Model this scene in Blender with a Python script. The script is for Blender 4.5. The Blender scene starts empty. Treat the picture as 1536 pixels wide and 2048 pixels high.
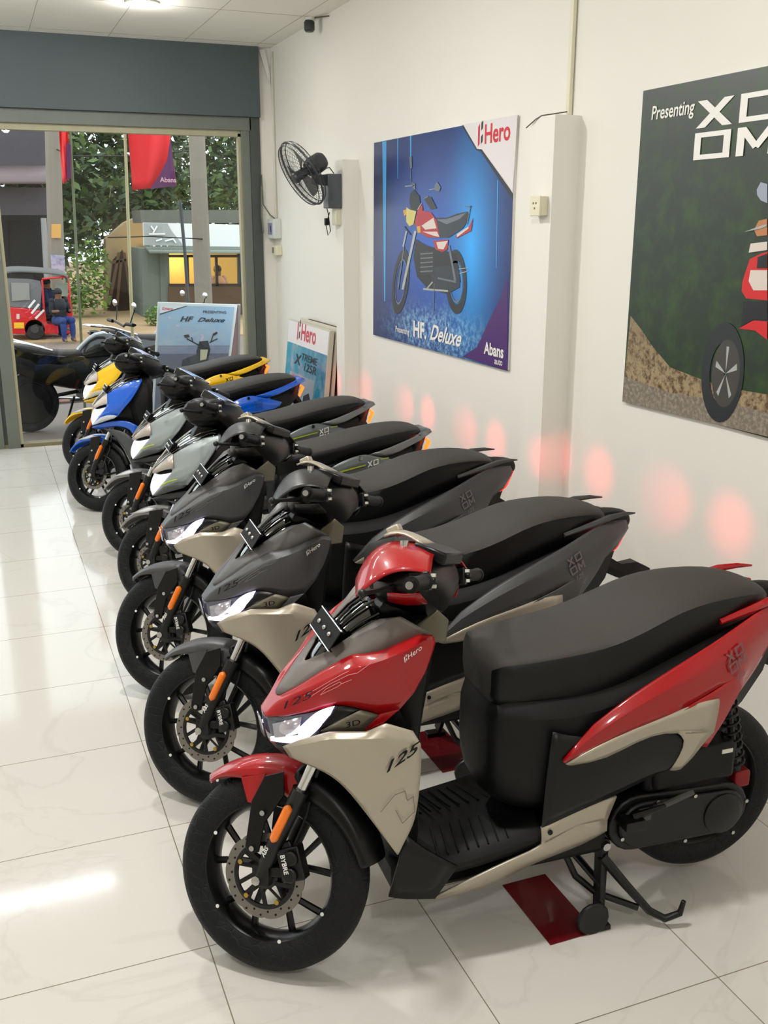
import bpy, bmesh, math, random
from mathutils import Vector, Matrix
random.seed(7)
SC = bpy.context.scene
COL = SC.collection
# ------------------------------------------------------------------ camera, world, lights, exposure
cam = bpy.data.objects.new('camera', bpy.data.cameras.new('camera'))
COL.objects.link(cam)
cam.matrix_world = Matrix(((0.929595904, 0.100695825, -0.354558609, 0),
                           (-0.368579102, 0.256441703, -0.893525097, 0),
                           (0.000949366774, 0.961300163, 0.275501533, 1.87), (0, 0, 0, 1)))
cam.data.sensor_fit = 'HORIZONTAL'; cam.data.sensor_width = 36; cam.data.lens = 46.875
cam.data.clip_start = 0.05; cam.data.clip_end = 400
SC.camera = cam
SC.view_settings.view_transform = 'Standard'; SC.view_settings.look = 'None'
SC.view_settings.gamma = 1; SC.view_settings.exposure = EXPO = 0.0
SC.view_settings.use_curve_mapping = False
W = bpy.data.worlds.new('overcast_sky'); SC.world = W; W.use_nodes = True
wn = W.node_tree; wn.nodes.clear()
wo = wn.nodes.new('ShaderNodeOutputWorld'); wb = wn.nodes.new('ShaderNodeBackground')
wb.inputs[0].default_value = (0.86, 0.93, 1.0, 1); wb.inputs[1].default_value = 2.5
wn.links.new(wb.outputs[0], wo.inputs[0])

def area(name, loc, sx, sy, power, col=(1, 1, 1), rot=(0, 0, 0)):
    l = bpy.data.lights.new(name, 'AREA'); l.shape = 'RECTANGLE'; l.size = sx; l.size_y = sy
    l.energy = power; l.color = col
    o = bpy.data.objects.new(name, l); COL.objects.link(o); o.location = loc; o.rotation_euler = rot
    return o

# ------------------------------------------------------------------ materials
MAT = {}
def lin(c):
    return tuple((v / 12.92 if v <= 0.04045 else ((v + 0.055) / 1.055) ** 2.4) for v in c)
def mat(name, rgb, rough=0.5, metal=0.0, coat=0.0, emit=None, es=1.0, spec=0.5, bump=0, bscale=200, var=0, vscale=3, trans=0, alpha=1, srgb=True):
    if name in MAT: return MAT[name]
    m = bpy.data.materials.new(name); MAT[name] = m; m.use_nodes = True
    nt = m.node_tree; b = nt.nodes['Principled BSDF']
    c = lin(rgb) if srgb else rgb
    b.inputs['Base Color'].default_value = (*c, 1)
    b.inputs['Roughness'].default_value = rough; b.inputs['Metallic'].default_value = metal
    b.inputs['Specular IOR Level'].default_value = spec
    b.inputs['Coat Weight'].default_value = coat; b.inputs['Coat Roughness'].default_value = 0.04
    b.inputs['Transmission Weight'].default_value = trans
    b.inputs['Alpha'].default_value = alpha
    if emit:
        b.inputs['Emission Color'].default_value = (*lin(emit), 1); b.inputs['Emission Strength'].default_value = es
    m.diffuse_color = (*c, 1)
    if bump or var:
        tc = nt.nodes.new('ShaderNodeTexCoord'); nz = nt.nodes.new('ShaderNodeTexNoise')
        nt.links.new(tc.outputs['Object'], nz.inputs['Vector'])
        if bump:
            nz.inputs['Scale'].default_value = bscale
            bp = nt.nodes.new('ShaderNodeBump'); bp.inputs['Strength'].default_value = bump; bp.inputs['Distance'].default_value = 0.002
            nt.links.new(nz.outputs['Fac'], bp.inputs['Height']); nt.links.new(bp.outputs[0], b.inputs['Normal'])
        if var:
            n2 = nt.nodes.new('ShaderNodeTexNoise'); n2.inputs['Scale'].default_value = vscale; n2.inputs['Detail'].default_value = 6
            nt.links.new(tc.outputs['Object'], n2.inputs['Vector'])
            mx = nt.nodes.new('ShaderNodeMix'); mx.data_type = 'RGBA'
            mx.inputs[6].default_value = (*[min(1, v * (1 + var)) for v in c], 1); mx.inputs[7].default_value = (*[v * (1 - var) for v in c], 1)
            nt.links.new(n2.outputs['Fac'], mx.inputs[0]); nt.links.new(mx.outputs[2], b.inputs['Base Color'])
    return m

# ------------------------------------------------------------------ object helpers
def link(o, parent=None):
    COL.objects.link(o)
    if parent: o.parent = parent
    return o
def tag(o, label, cat, group=None):
    o['label'] = label; o['category'] = cat
    if group: o['group'] = group
    return o
def thing(name, label, cat, loc=(0, 0, 0), rz=0, group=None):
    o = bpy.data.objects.new(name, None); o.empty_display_size = 0.1
    link(o); o.location = loc; o.rotation_euler = (0, 0, rz)
    return tag(o, label, cat, group)

class MB:
    """collects shapes into one mesh, with one or several materials"""
    def __init__(s): s.v = []; s.f = []; s.m = []; s.mats = []
    def mi(s, m):
        if m is None: return 0
        if m not in s.mats: s.mats.append(m)
        return s.mats.index(m)
    def add(s, vs, fs, m=None):
        n = len(s.v); k = s.mi(m)
        s.v += [tuple(v) for v in vs]; s.f += [tuple(i + n for i in f) for f in fs]; s.m += [k] * len(fs)
        return s
    def box(s, c, d, m=None, R=None, taper=1.0):
        x, y, z = [k / 2 for k in d]
        P = []
        for sz in (-1, 1):
            t = taper if sz > 0 else 1
            for sx, sy in ((-1, -1), (1, -1), (1, 1), (-1, 1)): P.append(Vector((sx * x * t, sy * y * t, sz * z)))
        if R is not None: P = [R @ p for p in P]
        P = [p + Vector(c) for p in P]
        return s.add(P, [(3, 2, 1, 0), (4, 5, 6, 7), (0, 1, 5, 4), (1, 2, 6, 5), (2, 3, 7, 6), (3, 0, 4, 7)], m)
    def bb(s, a, b, m=None):
        return s.box([(a[i] + b[i]) / 2 for i in range(3)], [abs(b[i] - a[i]) for i in range(3)], m)
    def bar(s, a, b, w, h, m=None, up=(0, 0, 1)):
        a, b = Vector(a), Vector(b); d = (b - a); L = d.length
        if L < 1e-6: return s
        d.normalize(); u = Vector(up)
        if abs(d.dot(u)) > 0.98: u = Vector((1, 0, 0))
        sd = d.cross(u).normalized(); u = sd.cross(d)
        R = Matrix((d, sd, u)).transposed()
        return s.box((a + b) / 2, (L, w, h), m, R)
    def tube(s, pts, r, m=None, n=10, cap=True, closed=False):
        pts = [Vector(p) for p in pts]; N = len(pts); rr = r if isinstance(r, (list, tuple)) else [r] * N
        vs = []; prev = None
        for i, p in enumerate(pts):
            if closed: d = (pts[(i + 1) % N] - pts[i - 1])
            else: d = (pts[min(i + 1, N - 1)] - pts[max(i - 1, 0)])
            d.normalize()
            if prev is None:
                a = Vector((0, 0, 1)) if abs(d.z) < 0.9 else Vector((1, 0, 0)); prev = d.cross(a).normalized()
            prev = (prev - d * prev.dot(d)).normalized(); q = d.cross(prev)
            for k in range(n):
                t = 2 * math.pi * k / n; vs.append(p + (prev * math.cos(t) + q * math.sin(t)) * rr[i])
        fs = []
        for i in range(N if closed else N - 1):
            j = (i + 1) % N
            for k in range(n): fs.append((i * n + k, i * n + (k + 1) % n, j * n + (k + 1) % n, j * n + k))
        if cap and not closed: fs += [tuple(range(n))[::-1], tuple((N - 1) * n + k for k in range(n))]
        return s.add(vs, fs, m)
    def lathe(s, prof, c=(0, 0, 0), ax='z', m=None, n=24, R=None, closed=False):
        """prof: list of (radius, height)"""
        vs = []
        for r, h in prof:
            for k in range(n):
                t = 2 * math.pi * k / n; a, b = r * math.cos(t), r * math.sin(t)
                p = Vector({'z': (a, b, h), 'y': (a, h, b), 'x': (h, a, b)}[ax])
                if R is not None: p = R @ p
                vs.append(p + Vector(c))
        N = len(prof); fs = []
        for i in range(N if closed else N - 1):
            j = (i + 1) % N
            for k in range(n): fs.append((i * n + k, i * n + (k + 1) % n, j * n + (k + 1) % n, j * n + k))
        return s.add(vs, fs, m)
    def cyl(s, a, b, r, m=None, n=16, r2=None): return s.tube([a, b], [r, r if r2 is None else r2], m, n)
    def sphere(s, c, r, m=None, n=12, sc=(1, 1, 1)):
        vs = []; fs = []; K = max(4, n // 2)
        for i in range(K + 1):
            t = math.pi * i / K
            for k in range(n):
                u = 2 * math.pi * k / n
                vs.append((c[0] + r * sc[0] * math.sin(t) * math.cos(u), c[1] + r * sc[1] * math.sin(t) * math.sin(u), c[2] + r * sc[2] * math.cos(t)))
        for i in range(K):
            for k in range(n): fs.append((i * n + k, (i + 1) * n + k, (i + 1) * n + (k + 1) % n, i * n + (k + 1) % n))
        return s.add(vs, fs, m)
    def poly(s, pts, m=None): return s.add(pts, [tuple(range(len(pts)))], m)
    def prism(s, pts, off, m=None):
        n = len(pts); o = Vector(off); P = [Vector(p) for p in pts]
        return s.add(P + [p + o for p in P], [tuple(range(n))[::-1], tuple(range(n, 2 * n))] + [(i, (i + 1) % n, n + (i + 1) % n, n + i) for i in range(n)], m)
    def grid(s, rows, m=None, mirror=False, close=False):
        for sg in ((1, -1) if mirror else (1,)):
            vs = [(p[0], p[1] * sg, p[2]) for r in rows for p in r]; C = len(rows[0]); fs = []
            for i in range(len(rows) - 1):
                for k in range(C if close else C - 1):
                    k2 = (k + 1) % C
                    q = (i * C + k, i * C + k2, (i + 1) * C + k2, (i + 1) * C + k)
                    fs.append(q if sg == 1 else q[::-1])
            s.add(vs, fs, m)
        return s
    def build(s, name, m=None, parent=None, smooth=35, sub=0, solid=0, bevel=0, kind=None, T=None, weld=1e-4, off=-1, crease=0):
        me = bpy.data.meshes.new(name)
        vs = s.v
        if T is not None: vs = [T @ Vector(v) for v in vs]
        me.from_pydata([tuple(v) for v in vs], [], s.f)
        for mm in (s.mats or [m]): me.materials.append(mm if mm else m)
        if s.mats:
            for p, k in zip(me.polygons, s.m): p.material_index = k
        bm = bmesh.new(); bm.from_mesh(me)
        bmesh.ops.remove_doubles(bm, verts=bm.verts, dist=weld)
        bmesh.ops.recalc_face_normals(bm, faces=bm.faces)
        if smooth:
            for f in bm.faces: f.smooth = True
            a = math.radians(smooth)
            for e in bm.edges:
                if len(e.link_faces) == 2 and e.calc_face_angle(0) > a: e.smooth = False
        bm.to_mesh(me); bm.free()
        o = bpy.data.objects.new(name, me); link(o, parent)
        if crease:
            bm = bmesh.new(); bm.from_mesh(me); cl = bm.edges.layers.float.get('crease_edge') or bm.edges.layers.float.new('crease_edge')
            for e in bm.edges:
                if len(e.link_faces) == 2 and e.calc_face_angle(0) > math.radians(crease): e[cl] = .75
            bm.to_mesh(me); bm.free()
        if sub:
            md = o.modifiers.new('sub', 'SUBSURF'); md.levels = sub; md.render_levels = sub; md.boundary_smooth = 'PRESERVE_CORNERS'
        if solid:
            md = o.modifiers.new('solid', 'SOLIDIFY'); md.thickness = solid; md.offset = off
        if bevel:
            md = o.modifiers.new('bev', 'BEVEL'); md.width = bevel; md.segments = 2; md.limit_method = 'ANGLE'; md.angle_limit = math.radians(40)
        if kind: o['kind'] = kind
        return o
def txt_polys(s, size=1.0, shear=0.0, bold=0.0, spacing=1.0):
    """lettering as flat mesh data (vertices, faces) with its left bottom corner at 0,0"""
    c = bpy.data.curves.new('t', 'FONT'); c.body = s; c.size = size; c.shear = shear; c.offset = bold; c.space_character = spacing
    c.resolution_u = 3
    o = bpy.data.objects.new('t', c); me = bpy.data.meshes.new_from_object(o)
    vs = [tuple(v.co) for v in me.vertices]; fs = [tuple(p.vertices) for p in me.polygons]
    bpy.data.objects.remove(o); bpy.data.curves.remove(c); bpy.data.meshes.remove(me)
    return vs, fs
def put_text(mb, s, org, right, up, m, width=None, size=1.0, shear=0, bold=0, spacing=1.0, stretch=1.0):
    """lettering from org along right; up is its height direction"""
    vs, fs = txt_polys(s, size, shear, bold, spacing)
    x0 = min(v[0] for v in vs); x1 = max(v[0] for v in vs); k = (width / (x1 - x0)) if width else 1
    r, u, o = Vector(right).normalized(), Vector(up).normalized(), Vector(org)
    mb.add([o + r * (v[0] - x0) * k + u * v[1] * k * stretch for v in vs], fs, m); return mb
M_LABEL = mat('off_white_plastic', (.85, .85, .8), .5)
# ------------------------------------------------------------------ light in the showroom
def ceiling_lamp(x, y, power, label):
    t = thing('ceiling_lamp', label, 'ceiling light', (x, y, 3.34))
    m = MB(); m.lathe([(0, 0), (.11, 0), (.115, -.012), (.10, -.022), (.095, -.018)], n=24); m.build('lamp_rim', M_LABEL, t)
    d = MB(); d.lathe([(0, -.016), (.096, -.016), (.096, -.019), (0, -.021)], n=24); d.build('diffuser', mat('lamp_glow', (1, 1, 1), .4, emit=(1, .98, .92), es=14), t)
    l = bpy.data.lights.new('lamp_light', 'AREA'); l.shape = 'DISK'; l.size = .2; l.energy = power; l.color = (1, .985, .955)
    o = bpy.data.objects.new('lamp_light', l); link(o, t); o.location = (0, 0, -.03)
    l2 = bpy.data.lights.new('ceiling_fill', 'POINT'); l2.energy = power * .62; l2.color = (1, .985, .955); l2.shadow_soft_size = .06; o2 = bpy.data.objects.new('ceiling_fill', l2); link(o2, t); o2.location = (0, 0, -.12)  # added point light below each lamp, there to brighten the ceiling
LP = 29.5
ceiling_lamp(1.24, 7.62, LP * .35, 'round white ceiling light at the top edge above the shop window')
ceiling_lamp(-1.6, 7.62, LP * .6, 'round ceiling light out of frame on the window side, far left')
ceiling_lamp(.45, 4.9, LP * 1.2, 'round ceiling light over the middle of the scooter row')
ceiling_lamp(-1.6, 4.9, LP * .6, 'round ceiling light over the open floor left of the row')
ceiling_lamp(.6, 1.9, LP * 1.25, 'round ceiling light over the red scooter')
ceiling_lamp(-1.6, 2.2, LP * .45, 'round ceiling light left of the red scooter')
ceiling_lamp(.3, -.9, LP * .8, 'round ceiling light behind the photographer')
tb = thing('tube_light', 'long ceiling tube light whose reflection streaks the floor tiles', 'ceiling light', (-.17, 7.37, 3.30))
MB().box((0, 0, .02), (1.48, .06, .04)).build('batten', M_LABEL, tb)
MB().cyl((-.72, 0, -.015), (.72, 0, -.015), .015, n=12).build('tube', mat('tube_glow', (1, 1, 1), .4, emit=(.95, .98, 1), es=60), tb)

# ------------------------------------------------------------------ room shell
def node_tiles():
    m = mat('floor_tiles', (.80, .785, .75), .09, spec=.27)
    nt = m.node_tree; b = nt.nodes['Principled BSDF']; N = nt.nodes.new; K = nt.links.new
    tc = N('ShaderNodeTexCoord'); sx = N('ShaderNodeSeparateXYZ'); K(tc.outputs['Object'], sx.inputs[0])
    def mth(op, a, b_=None):
        n = N('ShaderNodeMath'); n.operation = op
        for i, v in enumerate((a, b_)):
            if v is None: continue
            if isinstance(v, (int, float)): n.inputs[i].default_value = v
            else: K(v, n.inputs[i])
        return n.outputs[0]
    ds = []
    for ch, o in ((0, .4), (1, 1.685)):
        q = mth('MULTIPLY', mth('ADD', sx.outputs[ch], 60 - o), 1 / .6); f = mth('FRACT', q)
        ds.append(mth('MINIMUM', f, mth('SUBTRACT', 1, f)))
    d = mth('MINIMUM', ds[0], ds[1]); line = mth('LESS_THAN', d, .0026)
    nz = N('ShaderNodeTexNoise'); nz.inputs['Scale'].default_value = 1.3; nz.inputs['Detail'].default_value = 8; nz.inputs['Distortion'].default_value = 1.4; K(tc.outputs['Object'], nz.inputs['Vector'])
    vn = mth('ABSOLUTE', mth('SUBTRACT', nz.outputs['Fac'], .5)); r1 = N('ShaderNodeMapRange'); K(vn, r1.inputs[0]); r1.inputs[1].default_value = 0; r1.inputs[2].default_value = .018; r1.inputs[3].default_value = .35; r1.inputs[4].default_value = 0
    c1 = N('ShaderNodeMix'); c1.data_type = 'RGBA'; c1.inputs[6].default_value = (*lin((.81, .80, .775)), 1); c1.inputs[7].default_value = (*lin((.74, .73, .70)), 1); K(r1.outputs[0], c1.inputs[0])
    c2 = N('ShaderNodeMix'); c2.data_type = 'RGBA'; c2.inputs[7].default_value = (*lin((.50, .46, .40)), 1); K(c1.outputs[2], c2.inputs[6]); K(line, c2.inputs[0]); K(c2.outputs[2], b.inputs['Base Color'])
    rr = N('ShaderNodeMapRange'); n3 = N('ShaderNodeTexNoise'); n3.inputs['Scale'].default_value = 3; K(tc.outputs['Object'], n3.inputs['Vector']); K(n3.outputs['Fac'], rr.inputs[0]); rr.inputs[3].default_value = .06; rr.inputs[4].default_value = .10; K(rr.outputs[0], b.inputs['Roughness'])
    return m
M_FLOOR = node_tiles()
M_WALL = mat('cream_wall_paint', (.915, .905, .875), .6, var=.02, vscale=1.5, bump=.05, bscale=60)
M_CEIL = mat('ceiling_panels', (.93, .92, .88), .75)
M_HEAD = mat('dark_grey_shutter_box', (.29, .33, .34), .55, var=.06, vscale=2)
M_FRAME = mat('weathered_grey_frame', (.42, .44, .41), .5, var=.08, vscale=8)
M_FRAMED = mat('dark_frame_paint', (.27, .29, .28), .5, var=.15, vscale=9)
M_STRIPC = mat('cream_sealant', (.66, .64, .53), .6, var=.1, vscale=20)
def S_(name, m, mt, **k): o = m.build(name, mt, kind='structure', **k); return o
S_('floor', MB().bb((-4, -3, -.12), (2.62, 9.14, 0)), M_FLOOR, smooth=0)
S_('wall_right', MB().bb((2.55, -3, -.1), (2.70, 9.30, 3.36)), M_WALL, smooth=0)
S_('wall_left', MB().bb((-4.12, -3, -.1), (-4, 9.3, 3.36)), M_WALL, smooth=0)
S_('wall_back', MB().bb((-4, -3.12, -.1), (2.7, -3, 3.36)), M_WALL, smooth=0)
S_('wall_front', MB().bb((2.435, 9.12, 0), (2.55, 9.30, 3.34)), M_WALL, smooth=0)
c = MB().bb((-4, -3, 3.34), (2.62, 9.3, 3.42)); S_('ceiling', c, M_CEIL, smooth=0)
g = MB()
for k in range(9): g.bb((-4, .35 + k * 1.22, 3.3385), (2.55, .354 + k * 1.22, 3.341))
for k in range(11): g.bb((-3.7 + k * .61, -3, 3.3385), (-3.697 + k * .61, 9.15, 3.341))
g.build('trim_1', mat('ceiling_joint', (.62, .60, .55), .8), kind='structure', smooth=0)
S_('trim_2', MB().bb((-4, 9.06, 2.775), (2.435, 9.28, 3.345)), M_HEAD, smooth=0)
S_('trim_3', MB().bb((-4, 9.10, 2.665), (2.36, 9.24, 2.775)), M_FRAME, smooth=0, bevel=.004)
S_('trim_4', MB().bb((-4, 9.13, 2.615), (2.29, 9.22, 2.665)), M_STRIPC, smooth=0)
S_('trim_5', MB().bb((2.345, 9.10, 0), (2.435, 9.26, 3.31)), M_FRAMED, smooth=0)
S_('trim_6', MB().bb((2.268, 9.11, 0), (2.345, 9.24, 2.70)), M_FRAME, smooth=0, bevel=.004)
S_('trim_7', MB().bb((2.243, 9.13, 0), (2.268, 9.20, 2.64)), M_STRIPC, smooth=0)
po = MB(); po.bb((-.06, 9.11, 0), (.075, 9.25, 2.67), M_FRAME); po.bb((.075, 9.135, 0), (.105, 9.25, 2.67), M_FRAMED); po.bb((.105, 9.105, 0), (.205, 9.25, 2.67), M_FRAME); po.bb((.205, 9.12, 0), (.232, 9.22, 2.67), M_STRIPC)
po.build('trim_8', kind='structure', smooth=0, bevel=.002)
S_('trim_9', MB().bb((-4, 9.12, 0), (2.27, 9.24, .03)), mat('worn_sill', (.50, .47, .36), .6), smooth=0)
MB().bb((-.40, 9.12, 0), (-.30, 9.24, 2.67)).build('trim_10', M_FRAME, kind='structure')
# glass
gm = bpy.data.materials.new('window_glass'); gm.use_nodes = True; nt = gm.node_tree; nt.nodes.clear()
go = nt.nodes.new('ShaderNodeOutputMaterial'); gx = nt.nodes.new('ShaderNodeMixShader'); gt = nt.nodes.new('ShaderNodeBsdfTransparent'); gg = nt.nodes.new('ShaderNodeBsdfGlossy'); fr = nt.nodes.new('ShaderNodeFresnel'); fr.inputs[0].default_value = 1.5
gt.inputs[0].default_value = (.90, .93, .90, 1); gg.inputs['Roughness'].default_value = .01
nt.links.new(fr.outputs[0], gx.inputs[0]); nt.links.new(gt.outputs[0], gx.inputs[1]); nt.links.new(gg.outputs[0], gx.inputs[2]); nt.links.new(gx.outputs[0], go.inputs[0])
MB().poly([(.22, 9.175, .03), (2.25, 9.175, .03), (2.25, 9.175, 2.63), (.22, 9.175, 2.63)]).build('window_1', gm, kind='structure', smooth=0)
MB().poly([(-4, 9.175, .03), (-.05, 9.175, .03), (-.05, 9.175, 2.63), (-4, 9.175, 2.63)]).build('window_2', gm, kind='structure', smooth=0)
# wall pillars (shallow pilasters on the right wall)
S_('trim_11', MB().bb((2.418, 4.07, 0), (2.56, 4.27, 2.337)), M_WALL, smooth=0)
S_('trim_12', MB().bb((2.435, 6.92, 0), (2.56, 7.09, 2.310)), M_WALL, smooth=0)
# torn ceiling corner strip
cs_m = MB(); cs_m.prism([(2.45, 9.11, 3.32), (2.50, 9.11, 3.33), (2.545, 9.11, 3.12), (2.535, 9.11, 3.05)], (0, -.01, 0)); tag(cs_m.build('peeling_strip', M_WALL), 'peeling cream strip of wall covering in the top corner by the window', 'wall strip')
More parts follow.
